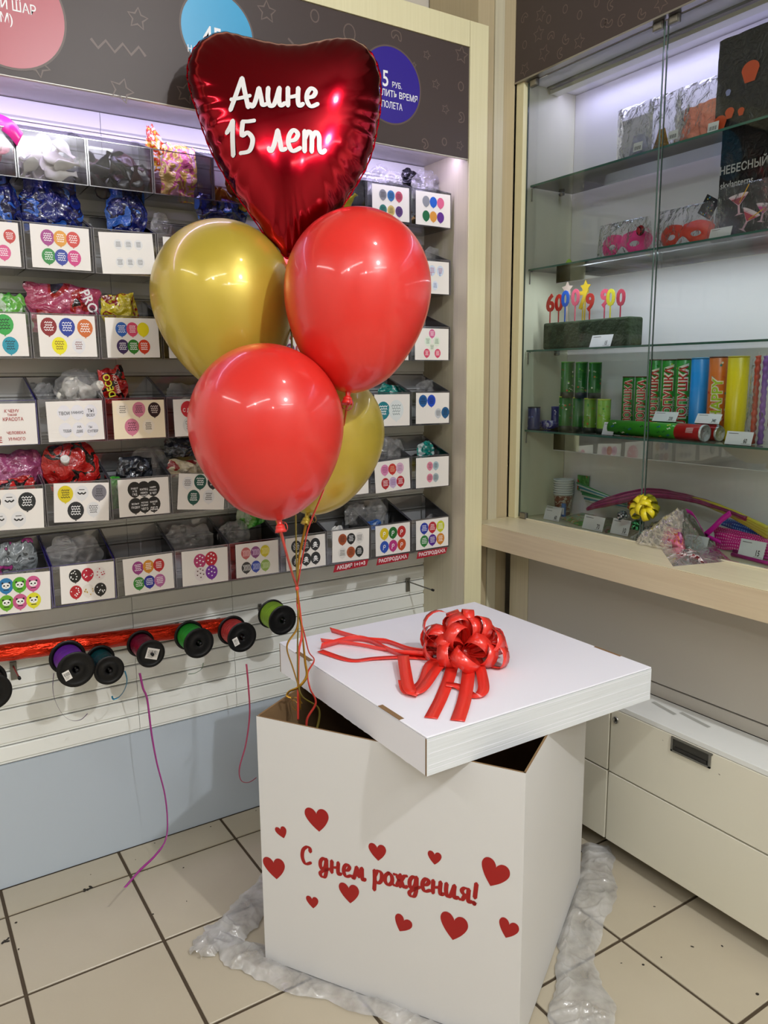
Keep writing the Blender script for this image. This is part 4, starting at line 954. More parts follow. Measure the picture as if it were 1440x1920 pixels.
CARDS = {
 ('A', 7): (six(['#86868e', '#2f6fae', '#c0506a', '#2f7a72', '#cbb36a', '#5a3a78'], .0145, .031, kind='s', sc=Kk), 'dark lettered grey, blue, rose, teal, gold and violet balloons', None),
 ('A', 8): (six(['#8d9098', '#1f5fc6', '#d9648c', '#13663c', '#d8963c', '#5d2a8c'], .0150, .030, kind='-'), 'plain metallic silver, blue, pink, green, orange and violet balloons', None),
 ('B', 0): ([(.0, .025, .017, '#c23a33', W, 's'), (.034, -.02, .016, '#d9568a', W, 's'), (-.036, .022, .016, '#c8502c', W, 's'), (.05, .02, .014, '#c23a33', W, 's')], 'red and pink balloons', None),
 ('B', 1): (six(['#a33a86', '#de9a2c', '#cf3f33', '#2c8a3c', '#2c3f9c', '#d03a82'], .0170, .031, kind='s'), 'purple, orange, red, green, blue and pink balloons', None),
 ('B', 2): (six([CL]*6, .0115, .027, kind='s', sc='#3a3a3a', cx=.004), 'faint clear balloons printed with small dark gifts', None),
 ('B', 3): (six(['#e0e0e8']*6, .013, .03, kind='s', sc='#666666'), 'pale balloons, half hidden by the gold balloon', None),
 ('B', 8): (six(['#e8d6e0', '#cfdcec', '#cfdcec'], .0150, .034, cx=.0, kind='s', sc='#b0507a') + [(-.03, -.026, .013, '#ece2ea', '#b0507a', 's'), (.012, -.026, .013, '#dfe6f2', '#40609c', 's')], 'pale pink and blue first birthday balloons', (('1', -.004, .012, .018, '#b0407a'), ('1', .032, .012, .018, '#3a62a8'))),
 ('C', 0): ([(.02, .026, .022, '#3aa84a', Kk, 's'), (.03, -.026, .019, '#2a9ab0', Kk, 's'), (-.03, .02, .02, '#3aa84a', Kk, 's')], 'green and turquoise balloons', None),
 ('C', 1): ([(-.045, .024, .020, '#8a1c1c', W, 's'), (0, .024, .020, '#1f3a9c', W, 's'), (.045, .022, .020, '#cf6a26', W, 's'), (-.022, -.024, .019, '#f0e81e', '#7a4a10', 's'), (.026, -.024, .017, '#e6e6e8', '#7a1414', 's')], 'dark red, blue, orange, yellow and clear balloons', None),
 ('C', 2): (six(['#2a62b8', '#d8486a', '#ecdc1c', '#3a2458', '#2c7a26', '#cf3a1c'], .0165, .029, kind=['s', 's', '-', 's', 's', 's']), 'blue, pink, yellow, violet, green and red balloons', None),
 ('C', 3): (six(['#cfcfd8']*6, .013, .03, kind='s', sc='#666666'), 'pale balloons, tucked behind the gold balloon', None),
 ('C', 7): (six(['#c8c8d0', '#888890', '#c8c8d0', '#9898a0', '#b8b8c0', '#888890'], .012, .03, kind='s', sc=Kk), 'grey balloons, tucked behind the upper red balloon', None),
 ('C', 8): ([(0, .036, .013, '#d86a9a', W, 's'), (-.018, .010, .014, '#e2eede', '#3a6a3a', 's'), (.020, .010, .014, '#dfead8', '#3a6a3a', 's'), (0, -.010, .012, '#e8ecdc', '#3a6a3a', 's'), (-.022, -.030, .013, '#d84a6a', W, 's'), (.024, -.030, .013, '#d84a6a', W, 's')], 'pink and pale green baby balloons in a ring', None),
 ('D', 0): ([], 'dark red comic lettering and no picture', (('К ЧЕМУ', .015, .034, .011, '#b03030'), ('ТАКАЯ', .015, .024, .008, '#b03030'), ('КРАСОТА', .017, .013, .012, '#b03030'), ('ВСЯ', -.034, -.024, .011, '#b02020'), ('ВСЁ', -.026, -.040, .017, '#b02020'), ('ЧЕЛОВЕКА', .022, -.022, .010, '#b03030'), ('УМНОГО', .022, -.038, .011, '#b03030'), ('ЧЕ', -.035, .02, .012, '#b03030'))),
 ('D', 1): ([(q[0], q[1], .017, '#e8e8ee', '#e8e8ee', '-') for q in six(['a']*6, .015, .034, cx=.006)], 'six grey lettered slogans on white', (('ТВОИ', -.028, .021, .012, '#5a5a60'), ('МИНУС', .006, .022, .010, '#5a5a60'), ('ТЫ', .040, .026, .013, '#5a5a60'), ('ВСЕХ', .040, .014, .010, '#5a5a60'), ('ТЕБЯ', -.024, -.026, .010, '#5a5a60'), ('НА', .008, -.016, .009, '#5a5a60'), ('ДВЕ', .008, -.028, .010, '#5a5a60'), ('ТЫ', .036, -.018, .008, '#5a5a60'), ('СУПЕР', .042, -.029, .010, '#5a5a60'))),
 ('D', 2): ([(-.045, .028, .017, '#ece0cc', Kk, 's'), (0, .028, .018, '#cf7a92', Kk, 's'), (.043, .026, .018, '#2a1416', '#e8d8d0', 's'), (-.022, -.020, .020, '#cf7a92', '#4a1a2a', 's'), (.024, -.020, .017, '#ece0cc', Kk, 's')], 'pink and black balloons on cream paper', None),
 ('D', 3): ([(-.030, .025, .020, '#cf2f3a', W, '-'), (-.026, -.022, .021, '#dcdcd8', '#888888', 's'), (.03, .02, .018, '#cf2f3a', W, 's')], 'a red and a clear balloon beside the nearest balloon', (('С ДР', -.030, .022, .014, '#ffffff'),)),
 ('D', 7): ([(-.036, 0, .026, '#1c7a86', W, 's'), (.016, .0, .030, '#dfe6e6', '#8a9a9a', 's')], 'one big teal and one big clear balloon', None),
 ('D', 8): ([(-.042, .026, .018, '#1c5a9a', Kk, 's'), (-.006, .026, .018, '#1c4ac0', Kk, 's'), (.024, -.018, .015, '#c8ccd0', Kk, 's'), (.055, -.016, .017, '#1c5a8c', Kk, 's')], 'blue balloons above and clear ones below', None),
 ('E', 0): ([(.032, .020, .0215, '#26292a', W, 's'), (-.010, .024, .018, CL, Kk, 'm'), (.010, -.026, .018, CL, Kk, 'm'), (-.034, -.024, .016, CL, Kk, 'm'), (-.046, .022, .016, '#26292a', W, 's')], 'black balloon, trophy and moustache prints', None),
 ('E', 1): ([(-.042, .024, .0200, '#dcc81c', Kk, 's'), (.0, .026, .018, CL, Kk, 'm'), (.046, .026, .0195, '#7a7880', '#3a3a3e', 's'), (-.016, -.022, .0215, '#26282a', W, 's'), (.030, -.020, .018, CL, Kk, 's')], 'yellow, grey and black balloons and moustaches', None),
 ('E', 2): (six(['#1e1e1c']*6, .0195, .026, kind='-'), 'six overlapping black balloons', (('РАБОТ', -.026, .026, .007, W), ('А ТЕ', -.026, .018, .007, W), ('ГРД', -.026, .009, .008, W), ('КАПЕЦ', 0, .022, .008, W), ('НЕВОЗ', 0, .012, .007, W), ('МОЖЕН', 0, .004, .006, W), ('HAPPY', .026, .026, .007, W), ('РИСОВО', .026, .018, .006, W), ('В ЧЕТ', .026, .009, .008, W), ('ВОЗЬМ', -.026, -.018, .007, W), ('ПУДЕЛ', -.026, -.028, .008, W), ('ЖЕЛАЮ', 0, -.016, .006, W), ('ПОФИГ', 0, -.024, .007, W), ('ЧЕГО', 0, -.034, .009, W), ('КАКОЙ', .026, -.016, .007, W), ('ТЫ', .026, -.023, .006, W), ('ДЕД', .026, -.035, .012, W))),
 ('E', 3): ([(-.044, .026, .016, CL, Kk, 's'), (-.006, .030, .0190, '#1f5448', W, 's'), (-.024, -.016, .0190, '#1f5448', W, 's'), (.022, -.014, .018, CL, Kk, 's'), (.034, .030, .018, '#26282a', W, 's')], 'dark green and clear balloons on a tilted sheet', None),
 ('E', 4): (six(['#c8c8cc']*6, .013, .03, kind='s', sc='#666666'), 'pale balloons, almost lost behind the nearest red balloon', None),
 ('E', 6): ([(.022, .0, .034, '#dc8a9a', W, 'd')], 'one big pink balloon with dots', None),
 ('E', 7): (six(['#d88ab4', '#c03028', '#d8b0c8', '#b0242c', '#c8b0d0', '#b01c28'], .0165, .031, kind='s', sc=['#8a2a5a', '#f0c8a0', '#8a5a8a', W, '#6a3a8a', W]), 'red and lilac balloons on a loose sheet', None),
 ('E', 8): ([(-.012, .022, .0135, '#e08aa0', Kk, 's'), (.014, .022, .0135, '#a8c0c8', Kk, 's'), (-.012, -.020, .0135, '#e08aa0', Kk, 's'), (.014, -.020, .0135, '#a8b8bc', Kk, 's')], 'two pink and two grey-blue balloons', None),
 ('F', 0): (six(['#2a7ab0', '#5aae2a', '#d05a90', '#6aae22', '#c85a8a', '#e0dc2c'], .0185, .033, cx=-.004, kind='p'), 'panda and raccoon faces on coloured balloons', None),
 ('F', 1): (six(['#1c1a18', '#b81c34', '#e6e0dc', '#b8242c', '#e6e0d8', '#1c1a18'], .0165, .0325, cx=.0, kind='d', sc=[W, W, '#b01c2c', W, '#c8a020', W]), 'polka dotted black, red and clear balloons', None),
 ('F', 2): (six(['#983a80', '#cf8a26', '#b82428', '#3a8a34', '#2a2c96', '#b86aa0'], .0165, .030, kind='s'), 'purple, orange, dark red, green, blue and lilac balloons with figures', None),
 ('F', 3): ([(-.016, .019, .0195, '#b8386e', W, 'h'), (.019, .022, .0195, '#c01c30', W, 'h'), (-.016, -.020, .0190, '#e8e0e0', '#5a3a34', 'h'), (.019, -.019, .0190, '#7a2ca0', W, 'h')], 'four balloons covered in small hearts', None),
 ('F', 4): (six(['#c86a6a', '#8a4a80', '#d8c82a', '#3c3a38', '#3a50b0', '#98b85a'], .0160, .032, cx=-.006, kind='w', sc=['#eec8c8', '#e0c0dc', '#f0e898', '#e8e8e4', '#c8d0f0', '#dcecb8']), 'marbled balloons in pink, purple, yellow and blue', None),
 ('F', 5): (six(['#2c2e30']*6, .0180, .0345, kind=['s', 's', 'k', 'k', 'k', 'k']), 'black pirate balloons with skulls', None),
 ('F', 6): (six(['#a04a22', '#202020', '#e0ddd8', '#e0ddd8', '#a8522a', '#202422'], .0165, .033, kind=['s', 's', 's', 's', 's', 's'], sc=[Kk, W, Kk, Kk, '#3a1a0a', W]), 'orange, black and clear halloween balloons', None),
 ('F', 7): (six(['#dcc01c', '#1c6a2c', '#b82c2c', '#2c52b0', '#b8307c', '#c04c20'], .0180, .036, kind='n'), 'yellow, green, red, blue, pink and orange balloons with music notes', None),
 ('F', 8): (six(['#2238a0', '#b8202c', '#c8cc22', '#2c7a38', '#54248c', '#cf8226'], .0180, .036, kind='s'), 'blue, red, lime, green, violet and orange lettered balloons', None),
}
NOCARD = {('A', i) for i in range(7)}
TILT = {('E', 1): .06, ('E', 3): .10, ('E', 0): .04, ('F', 0): .05, ('B', 2): -.05, ('C', 2): -.01, ('E', 7): -.05, ('F', 6): .03, ('F', 1): .03}
rc = random.Random(21)
BINS = {}
for ri, (rn, rz) in enumerate(ROWS):
    L_ = 'ABCDEF'[ri]
    for i in range(9):
        x0 = BX0 + BW*i; key = (L_, i); spec = CARDS.get(key)
        if spec: lab = '%s row bin, card with %s' % (rn, spec[1])
        elif key in NOCARD: lab = 'clear bin without a card, %s from the unit side panel in the top row' % ORD[i]
        else: lab = 'clear bin with white card, %s from the unit side panel in the %s row' % (ORD[i], rn)
        b = thing('storage_bin', lab, 'bin', (x0, 0, rz), None, 'clear acrylic bins on the slatwall'); BINS[key] = b
        o = link_mesh('body', BMV if key in (('F', 1), ('F', 0), ('D', 0)) else BM, b)
        if key in NOCARD: continue
        cr = Matrix.Rotation(TILT.get(key, rc.uniform(-.012, .012)), 3, 'Y')
        ctr_ = Vector((x0 + BW*.545 - (.004 if L_ in 'BC' else 0), BY - .0016, rz + .056 + rc.uniform(-.002, .002)))
        fr = Fr(ctr_, cr @ Vector((1, 0, 0)), cr @ Vector((0, 0, 1)))
        m = MB(); cm = M_cream_card if key == ('D', 2) else M_card
        m.fbox(fr, -CW/2, -CH/2, CW/2, CH/2, -.0004, 0, cm); cd_ = m.build('card', b)
        if spec:
            if spec[0]:
                m = MB()
                for q in spec[0]: bprint(m, fr, q[0], q[1], q[2], q[3], q[4], q[5], rc, c=.0004 + .00002*len(m.v)/200)
                m.build('card_print', cd_)['kind'] = 'stuff'
            if spec[2]:
                m = MB()
                for tx_, a, c, sz, co in spec[2]: m.text(fr, tx_, a, c - sz*.35, sz, .0013, flat(co), 'C', .01, .85)
                m.build('card_lettering', cd_)['kind'] = 'stuff'
        elif True:
            m = MB()
            for q in six([rc.choice(['#b03a4a', '#3a5aa0', '#4a8a4a', '#c8a030', '#8a4a8a']) for _ in range(6)], .014, .031): bprint(m, fr, q[0], q[1], q[2], q[3], q[4], q[5], rc)
            m.build('card_print', cd_)['kind'] = 'stuff'
for i, tx_ in ((6, 'АКЦИЯ 1+1=3'), (7, 'РАСПРОДАЖА'), (8, 'РАСПРОДАЖА')):
    b = BINS[('F', i)]; x0 = BX0 + BW*i; m = MB()
    fr = Fr((x0 + BW*.54, BY - .0022, ROWS[5][1] - .012), (1, 0, .03 if i < 7 else .02), (0, 0, 1))
    m.prism(fr, [(-.069, -.0135), (.062, -.0115), (.069, .010), (-.062, .0115)], -.0006, 0, flat('#a8122a', .35)); st = m.build('sale_strip', b); st['label'] = 'dark red slanted sale strip'
    m = MB(); m.text(fr, tx_, 0, -.006, .0175, .0004, flat('#f4e8ea'), 'C', .03, 1.0, maxw=.118); m.build('strip_lettering', st)['kind'] = 'stuff'
# ---------------------------------------------------------------- loose uninflated balloons
def loose_mesh(mt, seed):
    m = MB(); rr = random.Random(seed); prof = [(0.0, .052), (.012, .050), (.020, .040), (.023, .028), (.020, .014), (.011, .0), (.006, -.010), (.005, -.020), (.0075, -.024), (.0085, -.027)]
    m.lathe(prof[::-1], mt, 14)
    for i, v in enumerate(m.v):
        nz = noise.noise(Vector((v.x*60 + seed, v.y*60, v.z*45)))
        v.y = v.y*.34 + .010*nz + .006*math.sin(v.z*50 + seed); v.x += .006*math.sin(v.z*38 + seed)
    me = m.mesh('body'); return me
def loose(key, label, group, mts, n, cz=(.006, .075), seed=1):
    x0 = BX0 + BW*key[1]; z0 = dict(zip('ABCDEF', [r[1] for r in ROWS]))[key[0]]; rr = random.Random(seed)
    mes = [loose_mesh(mt, q*3.3) for mt in mts for q in range(3)]
    for k_ in range(n):
        o = link_mesh('uninflated_balloon', mes[k_ % len(mes)])
        lx = x0 + .028 + (BW - .056)*((k_*0.618) % 1); ly = BY + .028 + .115*((k_*.37 + .1) % 1); lz = z0 + .020 + (cz[1] - .02)*(k_/n) + rr.uniform(0, .008)
        o.matrix_world = Matrix.Translation((lx, ly, lz)) @ Matrix.Rotation(rr.uniform(-.8, .8), 4, 'X') @ Matrix.Rotation(rr.uniform(0, 6.28), 4, 'Y') @ Matrix.Scale(rr.uniform(.75, 1.0), 4)
        tag(o, label.replace('{c}', {'maroon_latex': 'maroon', 'black_latex': 'black', 'yellow_latex': 'yellow'}.get(mts[(k_ % len(mes))//3].name, '')), 'balloon', group)
M_lw = mat('white_latex', '#e9e4d8', .35); M_lk = mat('black_latex', '#16131a', .3); M_lp = mat('maroon_latex', '#3a1420', .35)
M_ly = mat('yellow_latex', '#d8c81c', .35); M_lpk = mat('pink_latex', '#e84a78', .35); M_lgd = mat('gold_film_latex', '#8a6a1c', .25, metal=.6)
loose(('A', 1), 'white uninflated latex balloon heaped in a clear top row bin', 'white balloons in the top row bin', [M_lw], 18, (.006, .085), 2)
loose(('A', 2), '{c} uninflated balloon heaped in a clear top row bin', 'black balloons in the top row bin', [M_lk, M_lk, M_lp], 22, (.006, .090), 3)
loose(('A', 6), '{c} uninflated balloon in the bin right behind the foil heart', 'yellow and black balloons in the top row bin', [M_ly, M_lk], 18, (.006, .095), 4)
loose(('A', 0), 'pink uninflated balloon in the top row bin farthest from the side panel', 'pink balloons in the top row bin', [M_lpk], 14, (.006, .10), 5)
loose(('A', 4), 'dull gold uninflated balloon in a top row bin beside the foil heart', 'gold balloons in the top row bins', [M_lgd], 12, (.006, .06), 6)
loose(('A', 8), 'small gold uninflated balloon under the card of the top row end bin', 'gold balloons in the top row end bin', [M_lgd], 8, (.004, .05), 7)
# ---------------------------------------------------------------- crumpled bags of balloons
def pmat(name, cols, scale=6.0, rough=.22, seed=0, coat=.6):
    if name in MATS: return MATS[name]
    m = bpy.data.materials.new(name); m.use_nodes = True; nt = m.node_tree; N = nt.nodes; L = nt.links; b = N['Principled BSDF']; b.inputs['Roughness'].default_value = rough
    b.inputs['Coat Weight'].default_value = coat; b.inputs['Coat Roughness'].default_value = .1
    tc = N.new('ShaderNodeTexCoord'); mp = N.new('ShaderNodeMapping'); mp.inputs['Location'].default_value = (seed, seed*2.1, 0); L.new(tc.outputs['Object'], mp.inputs[0])
    n = N.new('ShaderNodeTexNoise'); n.inputs['Scale'].default_value = scale*4; n.inputs['Detail'].default_value = 1.5; n.inputs['Distortion'].default_value = 1.0; L.new(mp.outputs[0], n.inputs['Vector'])
    r = N.new('ShaderNodeValToRGB'); r.color_ramp.interpolation = 'CONSTANT'; el = r.color_ramp.elements; K = len(cols)
    el[0].position = 0; el[0].color = lin(cols[0]); el[1].position = .36 + .28/max(1, K - 1)*.6; el[1].color = lin(cols[1])
    for q in range(2, K): e_ = el.new(.36 + .28*(q)/(K)); e_.color = lin(cols[q])
    L.new(n.outputs['Fac'], r.inputs[0]); L.new(r.outputs[0], b.inputs['Base Color'])
    n2 = N.new('ShaderNodeTexNoise'); n2.inputs['Scale'].default_value = 40; n2.inputs['Distortion'].default_value = 1.5; L.new(tc.outputs['Object'], n2.inputs['Vector'])
    bp = N.new('ShaderNodeBump'); bp.inputs['Strength'].default_value = .8; bp.inputs['Distance'].default_value = .008; L.new(n2.outputs['Fac'], bp.inputs['Height']); L.new(bp.outputs[0], b.inputs['Normal'])
    MATS[name] = m; return m
def bag(label, px, py, w, h, mt, y=2.275, tilt=0.0, D=.022, amp=.010, seed=1.0, top=.6, name='balloon_bag', group=None, cat='bag', bot=.85, inner=None, zmin=None):
    c = hit(px, py, 1, y); m = MB(); R_ = Matrix.Rotation(tilt, 3, 'Y')
    if zmin is not None and c.z - h/2 < zmin: h = 2*(c.z - zmin)
    def S(side):
        def fn(u, v):
            a = u*2 - 1; wd = w/2*(bot + (1 - bot)*min(1, v*2.5))*(1 - (1 - top)*max(0, v - .6)/.4)
            wd *= 1 + .10*noise.noise(Vector((v*6, seed, side*0)))
            q = (1 - abs(a)**3)*math.sin(math.pi*min(1, max(0, v*.92 + .08)))**.5
            x = a*wd; z = (v - .5)*h + (.09*h*noise.noise(Vector((a*2.2 + seed, seed*2, 0))) if v > .5 else 0)
            s = seed*7.7; p = Vector((x*28 + s, z*28, s))
            r1 = abs(noise.noise(p))*2; r2 = abs(noise.noise(p*2.3 + Vector((0, 0, side))))*2
            d = side*(D*q) - side*amp*(r1*.9 + r2*.5)*min(1, q*1.6); x += amp*.4*noise.noise(p*1.7); z += amp*.4*noise.noise(p*1.5 + Vector((3, 3, 3)))
            return c + R_ @ Vector((x, -d, z))
        return fn
    m.grid(26, 22, S(1), mt); n = len(m.v); b0 = len(m.v); m.grid(26, 22, S(-1), mt)
    o = m.build(name); tag(o, label, cat, group); return o
navy = pmat('navy_print', ['#0c1450', '#10206a', '#0a0e3a', '#2a5ab0'], 5, seed=1); pro = pmat('red_pink_print', ['#a83a5a', '#b04a68', '#a01c20', '#1a1012'], 2.2, seed=3)
yelp = pmat('yellow_print', ['#b8a41c', '#c8b424', '#7a1410', '#a08c18'], 6, seed=2); redb = pmat('red_black_print', ['#a01414', '#b01c18', '#1a1010', '#b81c1c'], 4, seed=5)
green = pmat('green_film_print', ['#3a9a2c', '#6ab44a', '#b8ccb0'], 5, seed=4); teal = pmat('teal_print', ['#0c7a72', '#128a80', '#b8c8c8'], 7, seed=6)
clown = pmat('orange_stripe_print', ['#e8e0dc', '#c8401c', '#d8b03c', '#e0dcd8'], 8, seed=7); mauve = pmat('mauve_film_print', ['#a04a78', '#8a3a62', '#a8608a'], 4, seed=8)
greyp = pmat('grey_text_print', ['#7a8286', '#8a9296', '#3a4044', '#a83a86'], 8, seed=9); dk = pmat('dark_film_print', ['#14161c', '#22252c', '#4a505a'], 9, seed=10)
bluef = pmat('blue_film_print', ['#2a5aa8', '#4a74b8', '#9ab0d0'], 6, seed=11); cream_ = pmat('cream_film_print', ['#d8cdb4', '#c8bc9c', '#8a1c1c'], 6, seed=12); whitef = pmat('white_film_print', ['#dad8d4', '#c8c8ca', '#e6e4e0'], 6, seed=13)
pinkf = pmat('pink_yellow_print', ['#e0a0b0', '#d8b04a', '#d86a8a', '#e8c870'], 6, seed=14)
gridb = pmat('dark_grid_print', ['#16161c', '#2a2a34', '#101014'], 12, seed=15)
BG = 'crumpled bags of balloons in the bins'
BAGS = {}
bags = [
 ('pink yellow bag beneath a striped flap, top row beside the heart', 335, 325, .105, .15, pinkf, 2.27, .1, .024, 1.2, .8),
 ('orange and white striped bag poking up above the top row', 292, 280, .060, .12, clown, 2.30, -.25, .012, 2.2, .35),
 ('clear crumpled bag standing behind the lettered card, top row', 722, 345, .150, .11, M_film, 2.29, .25, .026, 3.2, .6),
 ('clear rumpled bag in the top row end bin', 800, 350, .130, .10, M_film, 2.30, .1, .024, 3.7, .5),
 ('dark checked bag folded over the back of the top row end bin', 772, 335, .090, .055, gridb, 2.33, .35, .012, 4.2, .6),
 ('deep blue striped bag beside the second row bin that is farthest from the heart', 6, 385, .080, .14, navy, 2.27, -.15, .022, 4.9, .6),
 ('wide navy blue printed bag above the purple and orange balloon card', 95, 395, .160, .13, navy, 2.28, .05, .026, 5.3, .8),
 ('navy blue bag drooping over the faint gift card', 238, 398, .115, .12, navy, 2.28, .15, .024, 6.1, .6),
 ('small clear and pink crumple between the navy bags', 302, 424, .060, .07, M_film, 2.29, -.1, .016, 6.6, .5),
 ('navy blue bag lying beneath the foil heart', 415, 395, .160, .07, navy, 2.27, .08, .020, 7.1, .9),
 ('small clear bag hanging out of the second row end bin', 812, 478, .070, .05, M_film, 2.30, 0, .014, 7.7, .6),
 ('clear bag with green stripe, third row beside the pink bag', 20, 600, .105, .13, green, 2.28, .1, .022, 8.3, .6),
 ('large pink and red printed bag standing tall in the third row', 118, 580, .190, .13, pro, 2.29, .06, .024, 9.1, 1.0),
 ('yellow printed bag with dark red lettering in the third row', 225, 585, .100, .10, yelp, 2.28, -.08, .020, 9.9, .9),
 ('orange crumple low in the second row end, by the frame edge', 8, 425, .050, .06, clown, 2.30, .1, .016, 10.2, .7),
 ('clear bag of white balloons bulging from the fourth row', 150, 730, .130, .11, M_film, 2.28, .25, .034, 10.9, .5),
 ('small clear blue tinted bag tucked by the fourth row divider', 86, 742, .070, .06, M_film, 2.30, .3, .014, 11.3, .4),
 ('black and red bag leaning out of the fourth row', 213, 722, .075, .095, redb, 2.27, -.2, .018, 11.9, .9),
 ('limp clear bag lying in the fourth row beside the nearest balloon', 345, 735, .110, .05, M_film, 2.30, .1, .016, 12.3, .8),
 ('teal bag behind the big teal balloon card', 735, 738, .120, .06, teal, 2.30, .15, .020, 12.9, .7),
 ('clear crumpled bag over the blue balloon card', 800, 728, .090, .06, M_film, 2.31, .1, .018, 13.3, .5),
 ('mauve film bag swelling out above the trophy card', 28, 882, .155, .10, mauve, 2.28, -.05, .030, 13.9, .8),
 ('red and white bag flap over the trophy card', 22, 915, .120, .055, redb, 2.25, -.1, .016, 14.3, .9),
 ('red and black bag with a white cap above the yellow balloon card', 132, 872, .150, .12, redb, 2.27, -.25, .030, 14.9, .75),
 ('bag of dark balloons above the six black balloons card', 252, 882, .110, .075, dk, 2.28, .1, .028, 15.3, .8),
 ('tall clear crumpled film above the six black balloons card', 280, 868, .140, .09, M_film, 2.30, -.1, .022, 15.9, .5),
 ('green bag squashed in the fifth row beside the black balloons card', 212, 925, .045, .09, green, 2.26, 0, .020, 16.3, 1.0),
 ('black bag on top of the dark green balloon card', 338, 838, .100, .060, dk, 2.27, .05, .026, 16.9, .9),
 ('cream and red bag under the black bag in the fifth row', 348, 880, .115, .055, cream_, 2.26, .1, .022, 17.3, .9),
 ('clear crumpled bag rising behind the loose sheet of red balloons', 733, 845, .115, .09, M_film, 2.28, .15, .028, 17.9, .6),
 ('green balloons in a clear bag, fifth row end bin', 797, 843, .080, .055, teal, 2.29, -.2, .018, 18.3, .6),
 ('grey foil bag with magenta edge above the panda card', 22, 1050, .130, .095, greyp, 2.28, -.12, .022, 18.9, .9),
 ('clear crinkled empty bag in the bottom row behind the polka dot card', 140, 1038, .150, .105, M_film, 2.29, .1, .026, 19.3, .7),
 ('clear flat bag in the bottom row behind the hearts card', 355, 1010, .150, .085, M_film, 2.30, .1, .022, 19.9, .7),
 ('clear bag above the marbled balloon card', 438, 1000, .110, .070, M_film, 2.29, -.1, .022, 20.3, .7),
 ('bright green bag hanging behind the nearest balloon, bottom row', 470, 965, .100, .075, green, 2.31, -.2, .020, 20.9, .6),
 ('clear bag in the bottom row behind the halloween card', 668, 965, .100, .075, M_film, 2.30, .1, .022, 21.3, .5),
 ('clear twisted bag with a blue lump behind the music note card', 705, 955, .090, .085, M_film, 2.30, -.05, .022, 21.9, .3),
 ('blue lump of balloons lying behind the music note card', 698, 985, .075, .035, bluef, 2.28, 0, .018, 22.3, .9),
 ('small clear bag in the bottom row end bin', 808, 975, .060, .040, M_film, 2.31, 0, .014, 22.9, .4),
 ('white crumpled bag in the bottom row beside the pirate card', 633, 1000, .055, .050, whitef, 2.29, -.1, .014, 23.3, .7),
]
for i, (lb, px, py, w_, h_, mt, y_, tl, D_, sd, tp_) in enumerate(bags):
    o_ = bag(lb, px, py, w_, h_, mt, y_, tl, D_, .010 if mt is not M_film else .017, sd, tp_, group=BG)
    if 'large pink' in lb: BAGS['pro'] = o_
    if lb.startswith('black and red bag leaning'): BAGS['deco'] = o_
    if 'white cap' in lb: BAGS['cap'] = o_
# white balloons inside the fourth-row bag, the cap on the red bag
c = hit(150, 735, 1, 2.28); m = MB()
mes = [loose_mesh(M_lw, q*2.1) for q in range(3)]
for k_, (dx, dz) in enumerate(((-.03, -.01), (.02, .0), (.0, .015), (.035, -.012), (-.01, -.02))):
    o = link_mesh('uninflated_balloon', mes[k_ % 3]); o.matrix_world = Matrix.Translation(c + Vector((dx, .004*k_ - .01, dz))) @ Matrix.Rotation(k_*1.3, 4, 'Y'); tag(o, 'white uninflated balloon inside the clear fourth row bag', 'balloon', 'white balloons in the fourth row bag')
c = hit(122, 862, 1, 2.235); T = Matrix.Translation(c) @ orient((-.15, -.75, .6)).to_4x4()
m = MB(); m.lathe([(.009, -.03), (.0085, -.008), (.012, -.006), (.012, .006), (.010, .007), (.008, .004), (0, .004)], mat('white_cap', '#d8d8d4', .35), 20, T); m.build('cap', BAGS['cap'])['label'] = 'white round cap'
# lettering on bags
fr = Fr(hit(166, 566, 1, 2.247), (.40, 0, -.92), (.92, 0, .40)); 
m = MB(); m.text(fr, 'PRO', 0, -.010, .036, 0, flat('#e0dcdc'), 'C', .02, .9); m.build('bag_lettering', BAGS['pro'])
fr = Fr(hit(208, 722, 1, 2.236), (-.25, 0, .95), (-.95, 0, -.25)); m = MB(); m.text(fr, 'DECO', 0, -.004, .026, 0, flat('#d8d02a'), 'C', .02, .9); m.text(fr, 'BALLOON', 0, -.020, .013, 0, flat('#d8c8c0'), 'C', .01, .9); m.build('bag_lettering', BAGS['deco'])
# folded pink ribbon strip over the first top-row bin
m = MB(); a = hit(0, 228, 1, 2.22); b = hit(38, 262, 1, 2.195); m.band(smooth_pts([a + Vector((-.03, .02, .01)), a, (a + b)/2 + Vector((0, -.01, .003)), b], 6), Vector((.008, 0, .016)), mat('hot_pink_plastic', '#f02ca0', .3)); o = m.build('pink_strip'); md = o.modifiers.new('s', 'SOLIDIFY'); md.thickness = .0012; tag(o, 'hot pink plastic strip folded over the edge of a top row bin', 'strip')
